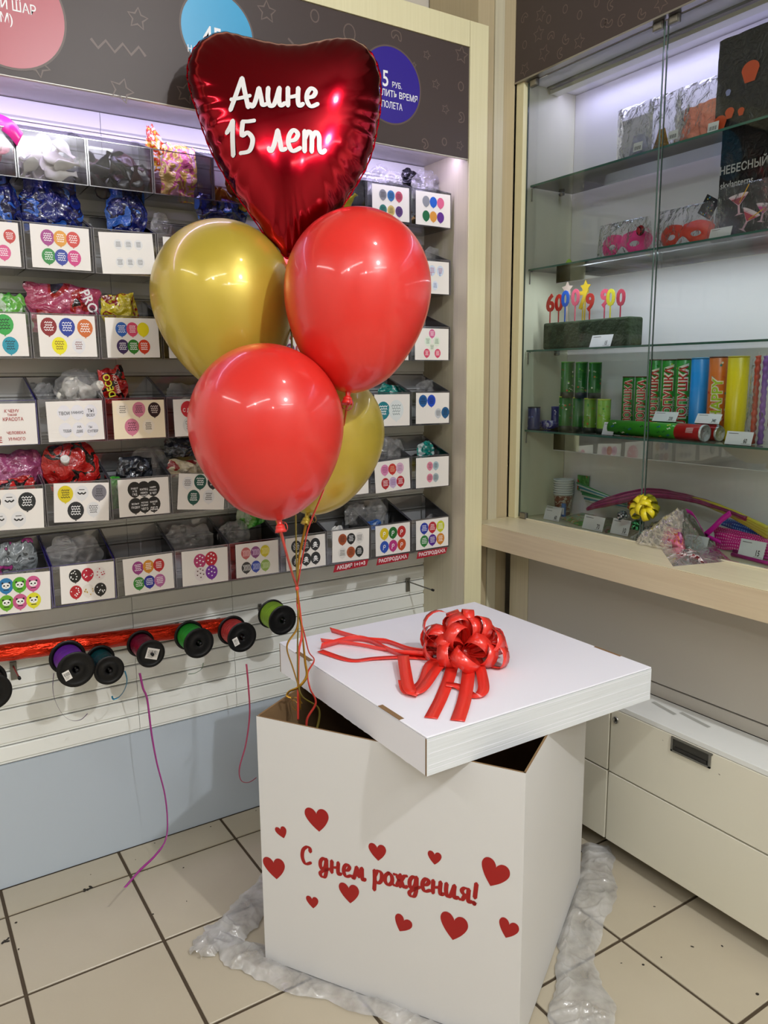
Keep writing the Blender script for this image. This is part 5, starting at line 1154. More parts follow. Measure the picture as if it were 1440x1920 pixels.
# ---------------------------------------------------------------- foil roll, hooks and ribbon spools
M_rfoil = mat('orange_red_foil', '#d8300f', .25, metal=.75, bump=(26, .9, (.6, 3, 3)))
roll = thing('foil_roll', 'long shiny orange-red foil roll lying on hooks behind the spools', 'foil roll', (.3, 2.345, .74))
ra = Vector((-.15, 2.345, .7625)); rb_ = Vector((.893, 2.345, .700)); dv = (rb_ - ra).normalized()
m = MB(); P = [ra.lerp(rb_, i/60) for i in range(61)]; m.tube(P, [.0245 + .0006*math.sin(i*1.7) for i in range(61)], M_rfoil, 28, cap=False); m.build('foil', roll)
m = MB(); m.tube([ra, rb_ - dv*.0003], .017, M_kraft, 20); m.tube([rb_ - dv*.0004, rb_ - dv*.0001], .0243, mat('foil_end_dark', '#5a120a', .4), 24); m.build('core', roll)
def hook(label, x, z, L=.13, plate=True, dz=.0, red=False):
    t = thing('display_hook', label, 'hook', (x, WY, z), None, 'hooks on the slatwall')
    if not plate: x0_, z0_, z1_ = .006, -.014, .010
    else: x0_, z0_, z1_ = .009, -.040, .014
    m = MB(); m.box((x - x0_, WY - .004, z + z0_), (x + x0_, WY - .0005, z + z1_), M_dkmetal); m.box((x - x0_, WY - .0075, z + z1_ - .005), (x + x0_, WY - .0045, z + z1_), M_dkmetal); m.build('plate', t, bevel=.0006)
    m = MB(); q = [(x, WY - .004, z), (x, WY - .01, z), (x, WY - L, z + .002 + dz), (x, WY - L - .003, z + .003 + dz)]
    m.tube(q, .0026, M_dkmetal if not red else mat('red_wire', '#8a1c20', .35), 8); m.build('prong', t)
    m = MB(); m.lathe([(0, 0), (.0045, 0), (.0045, .010), (0, .010)], M_black, 12, Matrix.Translation((x, WY - L - .003, z + .003 + dz)) @ Matrix.Rotation(math.pi/2, 4, 'X')); m.build('end_cap', t)
p = hit(764, 1090, 1, WY); hook('bare metal hook by the side panel above the lid', p.x, p.z, .155)
p = hit(25, 1252, 1, WY); hook('short dark red hook under the foil roll', p.x, p.z + .005, .11, red=True)
SPO = [ # label, front px, yf, yb, flange r, wound r, colour, dots?, sticker
 ('large black spool of purple ribbon with white barcode sticker', (142.6, 1255.5), 2.165, 2.278, .0497, .0385, '#6a1fa0', (-.024, -.012, .019, .027, .35)),
 ('black spool of teal and blue metallic ribbon next to the purple one', (205, 1257), 2.185, 2.292, .0415, .0315, '#0f6a72', None),
 ('black spool of crimson metallic ribbon with large square label', (283, 1226), 2.185, 2.290, .0408, .0325, '#a8104a', (.004, .0, .036, .032, -.35)),
 ('black spool of bright green ribbon with plain black face', (373, 1206), 2.175, 2.262, .0462, .0385, '#1fa02c', None),
 ('black spool of coral red ribbon with white barcode sticker', (454, 1195), 2.180, 2.262, .0472, .0385, '#c83a3a', (-.021, -.010, .017, .026, .35)),
 ('black spool of lime green ribbon nearest the balloon strings', (530, 1163), 2.200, 2.283, .0480, .0425, '#9ac83a', None),
 ('black spool cut off by the edge of the picture', (-16, 1298), 2.165, 2.262, .0490, .0380, '#3a3a3a', None)]
for i, (lb, (fx, fy), yf, yb, r, rw, col, stk) in enumerate(SPO):
    c = hit(fx, fy, 1, yf); t = thing('ribbon_spool', lb, 'ribbon spool', (c.x, (yf + yb)/2, c.z), None, 'ribbon spools on hooks')
    T = Matrix.Translation((c.x, 0, c.z)) @ Matrix.Rotation(math.pi/2, 4, 'X')   # local z -> -y
    def fl_(ya): # flange disc facing the viewer at y=ya
        m = MB(); z = -ya; m.lathe([(.0085, z - .003), (r, z - .003), (r + .0008, z - .0015), (r, z), (r*.82, z + .0002), (r*.80, z - .0006), (.024, z - .0006), (.022, z + .0006), (.012, z + .0006), (.0085, z - .002), (.0085, z - .003)], M_black, 40, T); m.build('flange', t)
    fl_(yf); fl_(yb - .0)
    m = MB(); wm = mat('wound_ribbon_' + col.lstrip('#'), col, .22 if i in (1, 2) else .35, metal=.7 if i in (1, 2) else .15, bump=(14, .5, (1, 30, 1)))
    n_ = 16; m.lathe([(.010, -yb - .0002 + .0), (rw, -yb + .0002)] + [(rw + .0008*math.sin(q*2.2 + i), -yb + .0002 + (yb - yf - .0035)*q/n_) for q in range(1, n_)] + [(rw, -yf - .0032), (.010, -yf - .0032)], wm, 36, T); m.build('wound_ribbon', t)
    if stk:
        a, b, w_, h_, ro = stk; ca, sa = math.cos(ro), math.sin(ro); fr = Fr((c.x + a, yf - .0012, c.z + b), (ca, 0, sa), (-sa, 0, ca)); m = MB()
        m.fbox(fr, -w_/2*1.0, -h_/2, w_/2, h_/2, -.0003, 0, M_card); s_ = m.build('sticker', t); m = MB(); rr = random.Random(i)
        for q in range(9): x_ = -w_*.36 + w_*.72*q/8; m.fbox(fr, x_, -h_*.05, x_ + w_*.045*rr.choice([.5, 1]), h_*.32, .0002, .0003, flat('#202020'))
        for q in range(3): m.fbox(fr, -w_*.36, -h_*(.16 + .1*q), w_*(.3 - .1*q), -h_*(.13 + .1*q), .0002, .0003, flat('#505050'))
        m.build('barcode_print', s_)['kind'] = 'stuff'
    hook(['hook holding the purple spool', 'hook holding the teal spool', 'hook holding the crimson spool', 'hook holding the bright green spool', 'hook holding the coral spool', 'hook holding the lime spool', 'hook holding the spool at the picture edge'][i], c.x, c.z, WY - yf + .006, plate=False)
def tailp(label, pts, mt, wd=.003, tw=3.0): 
    string(label, [hit(x, y, 1, yy) for x, y, yy in pts], mt, wd, .15, tw, 'ribbon ends hanging from the spools', 'ribbon_end')
tailp('long magenta ribbon end falling from the crimson spool to the floor', [(262, 1262, 2.24), (268, 1290, 2.24), (276, 1312, 2.24), (284, 1375, 2.23), (294, 1430, 2.22), (309, 1490, 2.20), (314, 1545, 2.19), (309, 1578, 2.17), (290, 1605, 2.13), (262, 1632, 2.08), (234, 1664, 2.02)], M_mrib, .0075, 1.2)
tailp('pink ribbon end looping down from the coral spool', [(462, 1245, 2.22), (466, 1290, 2.22), (468, 1340, 2.22), (461, 1395, 2.21), (449, 1440, 2.20), (452, 1463, 2.20), (466, 1467, 2.19), (481, 1458, 2.19)], M_prib, .0058, 1.2)
M_thin = mat('grey_violet_ribbon', '#5a4468', .35)
tailp('thin violet ribbon end hanging in a hook from the purple spool', [(101, 1262, 2.24), (99, 1290, 2.24), (104, 1315, 2.24), (118, 1340, 2.24), (135, 1351, 2.24), (152, 1349, 2.24), (164, 1338, 2.24)], M_thin, .0022)
tailp('glinting blue ribbon end curling below the teal spool', [(234, 1258, 2.25), (238, 1275, 2.25), (234, 1292, 2.25), (224, 1306, 2.25), (213, 1311, 2.25), (210, 1305, 2.25)], mat('sky_metal_ribbon', '#3a8ab0', .2, metal=.6), .0050)
tailp('thin green ribbon end curling below the bright green spool', [(381, 1243, 2.24), (378, 1254, 2.24), (366, 1262, 2.24), (353, 1264, 2.24)], mat('dull_green_ribbon', '#5a7a5a', .3), .0022)
# ---------------------------------------------------------------- goods in the showcase
def SY(px, py, xp): return hit(px, py, 0, xp).y
M_tag = mat('price_card', '#e6e6ea', .4)
def price(label, px0, py0, px1, py1, txt, xp, zb, lean=.3, cat='price card'):
    """card whose foot stands at height zb on the plane x = xp"""
    pc = ((px0 + px1)/2, (py0 + py1)/2); c = hit(*pc, 0, xp); a = hit(px0, pc[1], 0, xp); b = hit(px1, pc[1], 0, xp); w_ = abs(a.y - b.y)*.96; h_ = abs(hit(pc[0], py0, 0, xp).z - hit(pc[0], py1, 0, xp).z)*.92
    o = Vector((xp, c.y, zb + .0008)); up = Vector((math.sin(lean), 0, math.cos(lean))); fr = Fr(o, (0, -1, 0), up)
    t = thing('price_card', label, cat, o, None, 'price cards in the showcase')
    m = MB(); m.fbox(fr, -w_/2, 0, w_/2, h_, -.0008, 0, M_tag); cd_ = m.build('card', t)
    m = MB(); m.fbox(fr, -w_/2, 0, w_/2, .0012, -.022, -.0008, clear('tag_stand', '#e8e8ee', .1, .05, 1.45)); m.build('stand', t)
    m = MB(); m.fbox(fr, -w_*.42, h_*.82, -w_*.05, h_*.86, .0002, .0004, flat('#666666')); 
    if txt: m.text(fr, txt, w_*.26, h_*.16, h_*.46, .0004, flat('#222222'), 'C', .02, .62); m.fbox(fr, w_*.12, h_*.08, w_*.46, h_*.105, .0002, .0004, flat('#888888'))
    m.build('card_print', cd_)['kind'] = 'stuff'; return t
def cyl_map(c, r, a0):
    """wrap: a runs up the tube, b around it"""
    def f(a, b, cc=0.0):
        t = a0 + b/r; q = r + .0004 + cc; return Vector((c.x + q*math.cos(t), c.y + q*math.sin(t), c.z + a))
    return f
def tube_item(name, label, cat, c, r, h, bodycol, caps=None, txt=None, sub=None, deco=None, group=None, tcol='#c01818', cap_h=.008, seed=0, mt=None):
    t = thing(name, label, cat, c, None, group); m = MB(); bm = mt or flat(bodycol, .3)
    m.lathe([(r, .0006), (r, h - .0005), (r - .001, h)], bm, 32, Matrix.Translation(c)); m.build('tube', t)
    m = MB(); cc = caps or ('#3a2a20', '#5a4a3a'); m.lathe([(0, .0004), (r + .0006, .0004), (r + .0006, cap_h), (r, cap_h + .0004)], flat(cc[0], .4), 32, Matrix.Translation(c)); m.build('base_cap', t)
    m = MB(); m.lathe([(r, h - .003), (r + .0005, h - .003), (r + .0005, h + .0004), (r - .003, h + .0006), (r - .004, h - .001), (0, h - .001)], flat(cc[1], .4), 32, Matrix.Translation(c)); m.build('top_cap', t)
    va = math.atan2(CAM.y - c.y, CAM.x - c.x)
    if txt or deco:
        m = MB(); rr = random.Random(seed)
        f = cyl_map(c, r, va)
        g2 = lambda a, b, cc=0.0: f(b, a, cc)      # a around, b up
        if deco:
            for q in range(deco[0]):
                a = rr.uniform(-1.3, 1.3)*r; b = cap_h + (h - cap_h*2)*rr.random(); col = rr.choice(deco[1])
                if rr.random() < .5: m.ell(g2, a, b, r*.14, r*.14, .0002 + q*.00001, flat(col), 8)
                else: m.stroke(g2, [(a - r*.2, b), (a - r*.05, b + r*.15), (a + r*.1, b - r*.1), (a + r*.25, b + r*.05)], r*.06, .0002 + q*.00001, flat(col))
        if txt:
            L = h*.88; f2 = lambda a, b, cc=0.0: f(a, -b, cc)
            # outline plate then letters, reading upward
            m.text(f2, txt, h*.50, -r*.55, r*1.62, .0007, flat('#f0e8d8'), 'C', .07, 1.0, maxw=L*1.04, split=3); m.text(f2, txt, h*.50, -r*.51, r*1.54, .0011, flat(tcol), 'C', .02, 1.0, maxw=L, split=3)
        if sub: m.text(lambda a, b, cc=0.0: f(a, -b, cc), sub, h*.40, -r*.95, r*.5, .0011, flat('#f4f0e8'), 'C', .02, 1.0, maxw=h*.5, split=2)
        m.build('wrapper_print', t)['kind'] = 'stuff'
    return t
S4 = SZ[3] + .0004; S3 = SZ[2] + .0004; S2 = SZ[1] + .0004; S1 = SZ[0] + .0004
def on(px, py, xp, z): p = hit(px, py, 0, xp); return Vector((xp, p.y, z))
def wid(p0, p1, py, xp): return abs(hit(p0, py, 0, xp).y - hit(p1, py, 0, xp).y)
def pxw(p0, p1, py, xp):   # apparent width of an upright tube between two pixel columns
    c = hit((p0 + p1)/2, py, 0, xp); return (p1 - p0)/FPX*(c - CAM).dot(FWD)
GP = 'green party poppers'
def popper(lb, p0, p1, ptop, pbot, xp, z, col, caps, deco, seed):
    r = pxw(p0, p1, (ptop + pbot)/2, xp)/2; c = on((p0 + p1)/2, (ptop + pbot)/2, xp, z); h = (pbot - ptop)/FPX*(c - CAM).dot(FWD)*.99
    return tube_item('party_popper', lb, 'party popper', c, r*.985, h, col, caps, None, None, deco, GP, cap_h=h*.16, seed=seed), h
dg_ = ['#7ac83a', '#e8f0d8', '#c84a2a', '#2c8a2a']
low = []
for k_, (p0, p1, lb, col) in enumerate([(1048, 1073, 'green popper lower row, beside the navy tube', '#1f6a24'), (1074, 1094, 'green popper lower row, second along from the navy tube', '#1f6a24'), (1095, 1119, 'lime patterned popper in the middle of the lower row', '#6a9a2c'), (1120, 1145, 'yellow-green popper at the far end of the lower row', '#8ab83a')]):
    _, hl_ = popper(lb, p0, p1, 735, 800, 2.055, S4, col, ('#1a2416', '#c8d84a'), (14, dg_), k_)
ztop = S4 + hl_ + .0012
for k_, (p0, p1, lb) in enumerate([(1052, 1077, 'green popper on top of the stack, beside the shelf wall'), (1079, 1102, 'green popper in the middle of the top of the stack'), (1104, 1128, 'green popper on top of the stack, farthest from the shelf wall')]):
    popper(lb, p0, p1, 664, 731, 2.055, ztop, '#1c6420', ('#1a2416', '#4a9a2c'), (14, dg_), 10 + k_)
c = on(1001.5, 770, 2.025, S4); tube_item('confetti_tube', 'dark navy tube standing alone at the end of the lowest shelf', 'tube', c, pxw(990, 1013, 770, 2.025)/2, .083, '#1c2260', ('#1c2260', '#15151c'), None, None, (8, ['#5a6ab0', '#c8c8d8']), seed=31)
c = on(1042, 768, 2.10, S4); tube_item('confetti_tube', 'navy patterned tube peeking out behind the green poppers', 'tube', c, .016, .083, '#242a70', ('#15151c', '#3a4090'), None, None, (10, ['#7a8ac8', '#c8c8d8']), seed=32)
for k_, (px, py, xx, lb, aim) in enumerate(((985, 790, 2.075, 'small violet-blue roll lying behind the navy tube', (0, 1, 0)), (1022, 786, 2.085, 'small blue and white roll lying end-on by the navy tube', (-1, .2, 0)))):
    r = .0165; c = on(px, py, xx, S4 + r + .0006); c.y = min(c.y, 2.118 - .03*k_); t = thing('streamer_roll', lb, 'roll', c, orient(aim)); m = MB()
    m.lathe([(0, -.02), (r, -.02), (r, .02), (r*.8, .0205), (r*.5, .019), (0, .019)], pmat('violet_roll_print', ['#2c2c86', '#4a4aa8', '#c8c8e0'], 9, seed=20), 24); m.build('roll_body', t, world=False); m = MB(); m.lathe([(r*.5, .0195), (r*.45, .021), (0, .021)], flat('#d8d8e0'), 16); m.build('roll_core', t, world=False)
XR = 2.135
def cracker(lb, p0, p1, ptop, col, xp, txt, sub, seed, caps=('#c0201c', '#5a2a1c'), deco=None, tcol='#c01818', zb=S4):
    pm = (p0 + p1)/2; c0 = hit(pm, ptop, 0, xp); c = Vector((xp, c0.y, zb)); h = c0.z - zb; r = pxw(p0, p1, ptop + 40, xp)/2*.985
    return tube_item('party_cracker', lb, 'party cracker', c, r, h, col, caps, txt, sub, deco, 'standing party crackers', tcol, seed=seed)
D2 = ['#b8d83a', '#e8e03a', '#2a7a2a', '#1c5a1c']
cracker('short green cracker, first in the row', 1168, 1190, 706, '#2c8a2c', XR, 'ХЛОПУШКА', None, 41, deco=(12, D2))
cracker('short green cracker, second in the row', 1192, 1216, 706, '#2c8a2c', XR, 'ХЛОПУШКА', None, 42, deco=(12, D2))
cracker('tall green cracker beside the short ones', 1218, 1241, 674, '#2c8a2c', XR, 'ХЛОПУШКА', 'пружинная', 43, deco=(12, D2))
cracker('tall green cracker in the middle of three', 1243, 1269, 674, '#2c8a2c', XR, 'ХЛОПУШКА', 'пружинная', 44, deco=(12, D2))
cracker('tall green cracker beside the sky blue tube', 1270, 1297, 673, '#2c8a2c', XR, 'ХЛОПУШКА', 'пружинная', 45, deco=(12, D2))
cracker('plain sky blue tube in the row of crackers', 1298, 1330, 671, '#1f8ad8', XR, None, None, 46, ('#1f78c0', '#4aa8e8'))
cracker('orange comic style cracker with lime lettering', 1332, 1365, 669, '#cf6a22', XR, 'HAPPY', None, 47, ('#8a2a1c', '#6a3a2a'), (16, ['#f0e8e0', '#2a8a8a', '#c02818', '#f0f0f0']), '#a8c81c')
cracker('plain yellow tube in the row of crackers', 1367, 1405, 668, '#e0c80c', XR, None, None, 48, ('#c0a80a', '#e8d84a'))
# two crackers lying in front
def lying(lb, pa, pb, xp, rp, seed, zoff=0):
    a = hit(*pa, 0, xp); b = hit(*pb, 0, xp - .01); c = Vector((xp, a.y, S4 + rp + .0012)); e_ = Vector((xp - .012, b.y, S4 + rp + .0012)); t = thing('party_cracker', lb, 'party cracker', (c + e_)/2, None, 'party crackers lying on the shelf')
    d = e_ - c; L = d.length; T = Matrix.Translation(c) @ orient(d).to_4x4(); m = MB()
    m.lathe([(0, 0), (rp, 0), (rp, L*.74)], flat('#3a9a24', .3), 36, T); m.build('tube', t)
    m = MB(); m.lathe([(rp, L*.74), (rp + .0006, L*.742), (rp + .0006, L - .001)], flat('#b01c1c', .3), 36, T); m.build('red_sleeve', t); m = MB(); m.lathe([(rp + .0009, L - .006), (rp + .0009, L + .001), (rp - .0015, L + .0012), (rp - .003, L - .0015), (0, L - .0015)], mat('silver_foil', '#c4c6c8', .3, metal=.8, bump=(90, .5)), 36, T); m.build('foil_end', t)
    va = None; o_ = c; ax = d.normalized(); u0 = (CAM - c); u0 = (u0 - ax*u0.dot(ax)).normalized(); v0 = ax.cross(u0)
    f = lambda a_, b_, cc=0.0: o_ + ax*a_ + (u0*math.cos(b_/rp) + v0*math.sin(b_/rp))*(rp + .0004 + cc)
    m = MB(); rr = random.Random(seed)
    for q in range(26):
        a_ = L*(.06 + .64*rr.random()); b_ = rp*rr.uniform(-1.2, 1.2); co = rr.choice(['#e8e03a', '#1c6a2c', '#c04a2a', '#f0f0e0', '#2a5a9a', '#111111']); s_ = rp*.25
        m.stroke(f, [(a_ - s_, b_), (a_ - s_*.3, b_ + s_*.5), (a_ + s_*.3, b_ - s_*.4), (a_ + s_, b_ + s_*.3)], rp*.10, .0002 + q*.00001, flat(co), sm=3)
    for q in range(8): m.stroke(f, [(L*.86, rp*(-.5 + .08*q)), (L*.93, rp*(-.5 + .08*q))], rp*.03, .0006, flat('#f0e0e0'))
    m.build('wrapper_print', t)['kind'] = 'stuff'
lying('green cracker with red sleeve lying at the front of the shelf', (1148, 793), (1324, 800), 2.045, .0245, 51)
lying('green cracker lying behind the front one, only its red end showing', (1215, 790), (1352, 797), 2.095, .0215, 52)
price('blank price card beside the lying green cracker', 1128, 783, 1150, 810, '', 2.02, S4)
price('price card reading 230 on the lying green cracker', 1222, 756, 1268, 778, '230', 2.045, S4 + .0525, .5)
price('price card reading 340 on the lying green cracker', 1302, 756, 1350, 778, '340', 2.050, S4 + .0525, .5)
price('price card reading 60 at the foot of the candle bag', 1358, 796, 1410, 824, '60', 2.015, S4)
M_can = [mat('coral_candle', '#c8503a', .4), mat('lilac_candle', '#8a5ab0', .4)]
for k_, (px, lb) in enumerate(((1417, 'coral twisted candle in the clear bag'), (1432, 'lilac twisted candle in the clear bag'))):
    c = on(px, 740, 2.07, S4); m = MB(); n_ = 40; top = hit(px, 668, 0, 2.07).z - S4
    m.tube([c + Vector((.0008*math.cos(q*1.6), .0008*math.sin(q*1.6), .001 + top*q/n_)) for q in range(n_ + 1)], [.0075 + .0014*math.sin(q*1.9) for q in range(n_ + 1)], M_can[k_], 12); t = thing('twisted_candle', lb, 'candle', c); m.build('wax', t); m = MB(); m.tube([c + Vector((0, 0, top)), c + Vector((.001, 0, top + .012))], .0009, flat('#d8d0c0'), 6); m.build('wick', t)
def sbag(label, px, py, wpx, hpx, mt, xp, seed, top=.8, tilt=0., D=.014, name='clear_bag', amp=.0045, zb=None, cat='bag', group=None):
    """bag standing in the showcase (faces -x)"""
    c = hit(px, py, 0, xp); w_ = wid(px - wpx/2, px + wpx/2, py, xp); h_ = abs(hit(px, py - hpx/2, 0, xp).z - hit(px, py + hpx/2, 0, xp).z); m = MB()
    if zb is not None: c.z = zb + h_/2 + amp*.5
    def S(side):
        def fn(u, v):
            a = u*2 - 1; wd = w_/2*(1 - (1 - top)*v); q = (1 - abs(a)**3)*math.sin(math.pi*min(1, v*.9 + .1))**.5; s = seed*5.5
            y = a*wd; z = (v - .5)*h_; p = Vector((y*30 + s, z*30, s)); r1 = abs(noise.noise(p))*2; r2 = abs(noise.noise(p*2.4))*2
            x = side*(D*q) - side*amp*(r1*.8 + r2*.5)*min(1, q*1.5); y += amp*.4*noise.noise(p*1.3); z += amp*.5*noise.noise(p*1.6 + Vector((2, 2, 2)))*(0 if v < .08 else 1)
            y2 = y*math.cos(tilt) - z*math.sin(tilt); z2 = y*math.sin(tilt) + z*math.cos(tilt)
            return c + Vector((-x, y2, z2))
        return fn
    m.grid(24, 22, S(1), mt); m.grid(24, 22, S(-1), mt); o = m.build(name); tag(o, label, cat, group); return o
sbag('clear cellophane bag round the twisted candles', 1430, 735, 62, 160, M_film2, 2.07, 61, .75, zb=S4)
# shelf three: floral foam with cake toppers
c0 = hit(1017, 640, 0, 2.035); c1 = hit(1178, 640, 0, 2.035)
foam = thing('floral_foam', 'dark green floral foam block holding number toppers', 'foam block', (2.07, (c0.y + c1.y)/2, S3)); fh = hit(1080, 601, 0, 2.035).z - S3
mb = MB(); mb.box((2.035, c1.y, S3 + .0005), (2.105, c0.y, S3 + fh), mat('green_foam', '#3e4d34', .95, var=(30, '#2c3826', (1, 1, 1), .3), bump=(70, .8))); mb.build('block', foam, bevel=.008, seg=3)
fr = Fr((2.0345, c0.y, S3), (0, -1, 0), (0, 0, 1)); mb = MB(); rr = random.Random(4)
for q in range(9): mb.ell(fr, .02 + .19*rr.random(), fh*(.2 + .6*rr.random()), .006 + .008*rr.random(), .004 + .004*rr.random(), .0003, mat('foam_dent', '#28321f', .95), 10, rr.random()*3)
mb.build('dents', foam)['kind'] = 'stuff'
def topper(lb, px, ptop, pbot, ch, col, xp, hgt_px, stickpx=603, sxx=1.0):
    c = hit(px, pbot, 0, xp); top = hit(px, ptop, 0, xp).z; bot = c.z; zb = S3 + fh - .012; t = thing('cake_topper', lb, 'cake topper', (xp, c.y, S3 + fh), None, 'number toppers in the foam block')
    mt = flat(col, .35); m = MB(); m.box((xp + .0002, c.y - .0022, zb), (xp + .0028, c.y + .0022, bot + (top - bot)*.12), mt); m.build('stick', t, bevel=.0004)
    fr = Fr((xp, c.y, bot), (0, -1, 0), (0, 0, 1)); m = MB()
    if ch == '*':
        R_ = (top - bot)/2; poly = []
        for i in range(10): a_ = math.pi*i/5; q = R_ if i % 2 == 0 else R_*.52; poly.append((q*math.sin(a_), R_ + q*math.cos(a_)))
        m.prism(fr, poly, -.003, 0, mt)
    else:
        S_ = (top - bot)/.74; V, F = text_mesh(ch, .035); x0 = min(v[0] for v in V); x1 = max(v[0] for v in V)
        m.text(fr, ch, 0, 0, S_, 0, mt, 'C', .035, sxx)
    o = m.build('numeral' if ch != '*' else 'star', t)
    if ch != '*': md = o.modifiers.new('s', 'SOLIDIFY'); md.thickness = .003; md.offset = -1
for a in [('red 6 topper at the end of the foam block', 1031, 551, 583, '6', '#b8241c', 2.05), ('red 0 topper right beside the red 6', 1047, 551, 582, '0', '#b8241c', 2.06), ('pale wooden star topper at the back', 1063, 527, 557, '*', '#d8c0b4', 2.095), ('blue 0 topper in front of the pale star', 1059, 544, 574, '0', '#1c58c0', 2.045),
          ('pink 0 topper between the two stars', 1078, 541, 572, '0', '#d85a76', 2.05), ('yellow star topper at the back', 1097, 525, 553, '*', '#c8a818', 2.095), ('yellow 7 topper under the yellow star', 1092, 545, 578, '7', '#d0b424', 2.06), ('red 9 topper leaning after the yellow 7', 1105, 549, 581, '9', '#b8241c', 2.05),
          ('pink 9 topper behind the yellow 0', 1133, 541, 574, '9', '#c84a64', 2.075), ('yellow 0 topper near the far end of the block', 1144, 541, 572, '0', '#d8cc2c', 2.05), ('dark pink 0 topper at the far end of the block', 1163, 541, 572, '0', '#b83850', 2.055)]:
    topper(*a, 0)
price('price card reading 15 leaning on the green foam block', 1104, 622, 1145, 648, '15', 2.018, S3, .35)
# shelf two: masks and bags
def mask(lb, px, py, wpx, hpx, col, xp, seed):
    c = hit(px, py, 0, xp); w_ = wid(px - wpx/2, px + wpx/2, py, xp)/2; h_ = abs(hit(px, py - hpx/2, 0, xp).z - hit(px, py + hpx/2, 0, xp).z)/2; c.z = S2 + h_ + .004
    t = thing('eye_mask', lb, 'mask', c); n_ = 44; m = MB()
    out = lambda a: (w_*math.copysign(abs(math.cos(a))**.75, math.cos(a)), h_*(math.sin(a)*(.92 + .12*math.cos(2*a))) + (-.10*h_ if False else 0) - (h_*.30*max(0, 1 - abs(math.cos(a))*2.6) if math.sin(a) < 0 else -0) * -1)
    OUT = smooth_pts([(x_, y_, 0) for x_, y_ in ((-1,.1),(-.92,.6),(-.58,.97),(-.2,.86),(0,.74),(.2,.86),(.58,.97),(.92,.6),(1,.1),(.92,-.5),(.62,-.95),(.32,-.85),(.14,-.40),(0,-.22),(-.14,-.40),(-.32,-.85),(-.62,-.95),(-.92,-.5))], 4, True)
    def inpoly(x_, y_):
        r_ = False; n2 = len(OUT)
        for q in range(n2):
            A_, B_ = OUT[q], OUT[(q+1) % n2]
            if (A_.y > y_) != (B_.y > y_) and x_ < (B_.x - A_.x)*(y_ - A_.y)/(B_.y - A_.y) + A_.x: r_ = not r_
        return r_
    # polygon with two eye holes, built as strips in polar form round each eye
    def pt(x, y, cc): bend = .022*(x/w_)**2; return Vector((c.x + bend + cc, c.y - x, c.z + y))
    ex = w_*.45; ey = -h_*.12; er = (w_*.17, h_*.24)
    for sx in (-1, 1):
        for cc in (0, .0022):
            ring = []
            for i in range(n_):
                a = math.tau*i/n_; ix, iy = sx*ex + er[0]*math.cos(a), ey + er[1]*math.sin(a)
                dx, dy = math.cos(a)*w_, math.sin(a)*h_; lo, hi = .05, 2.2
                for _ in range(18):
                    md = (lo + hi)/2; X, Y = sx*ex + dx*md, ey + dy*md
                    ins = inpoly(X/w_, Y/h_) and X*sx >= -1e-6
                    if ins: lo = md
                    else: hi = md
                ox, oy = sx*ex + dx*lo, ey + dy*lo; ring.append(((ix, iy), (ox, oy)))
            b = len(m.v)
            for (i1, o1) in ring: m.v.append(pt(*i1, cc)); m.v.append(pt((i1[0] + o1[0])/2, (i1[1] + o1[1])/2, cc - .004)); m.v.append(pt(*o1, cc))
            for i in range(n_):
                j = (i + 1) % n_
                for q in (0, 1): m.face((b + 3*i + q, b + 3*i + q + 1, b + 3*j + q + 1, b + 3*j + q), mat('mask_' + col.lstrip('#'), col, .3, bump=(30, .4)), True)
    m.build('mask_shell', t); return c, w_, h_
mask('hot pink carnival eye mask on the second shelf', 1166, 456, 92, 44, '#ff1c92', 2.06, 1)
mask('orange-red carnival eye mask behind the door joint', 1279, 443, 100, 44, '#e83a12', 2.06, 2)
sbag('crinkled clear bag over the hot pink mask', 1170, 448, 104, 66, M_film2, 2.062, 71, .9, D=.018, zb=S2)
sbag('crinkled clear bag over the orange-red mask', 1282, 432, 112, 74, M_film2, 2.064, 72, .9, D=.018, zb=S2)
m = MB(); c = hit(1200, 432, 0, 2.036); m.lathe([(0, .001), (.014, .001), (.016, -.002), (0, -.003)], pmat('rosette_print', ['#a01c24', '#3a0c10', '#c0303a'], 12, seed=30), 20, Matrix.Translation(c) @ Matrix.Rotation(-math.pi/2, 4, 'Y')); tag(m.build('rosette'), 'round dark red rosette on the pink mask bag', 'rosette')
c = on(1067, 484, 2.06, S2); m = MB(); m.lathe([(0, .001), (.010, .001), (.011, .012), (.004, .022), (0, .023)], flat('#a8d81c', .3), 16, Matrix.Translation(c)); tag(m.build('eraser_toy'), 'small neon green toy at the end of the second shelf', 'toy')
c = hit(1328, 388, 0, 2.075); m = MB(); fr = Fr(c, (0, -.8, -.5), (0, -.5, .8)); m.fbox(fr, -.024, -.028, .024, .028, -.002, 0, flat('#16161c')); rr = random.Random(8)
t = thing('confetti_card', 'black dotted card poking out behind the cocktail bag', 'card', c); m.build('card', t); m = MB()
for q in range(16): m.ell(fr, rr.uniform(-.02, .02), rr.uniform(-.024, .024), .002, .002, .0003, flat(rr.choice(['#d85aa0', '#5ab0d8', '#e8e8e8', '#d8c83a'])), 8)
m.build('dot_print', t)['kind'] = 'stuff'
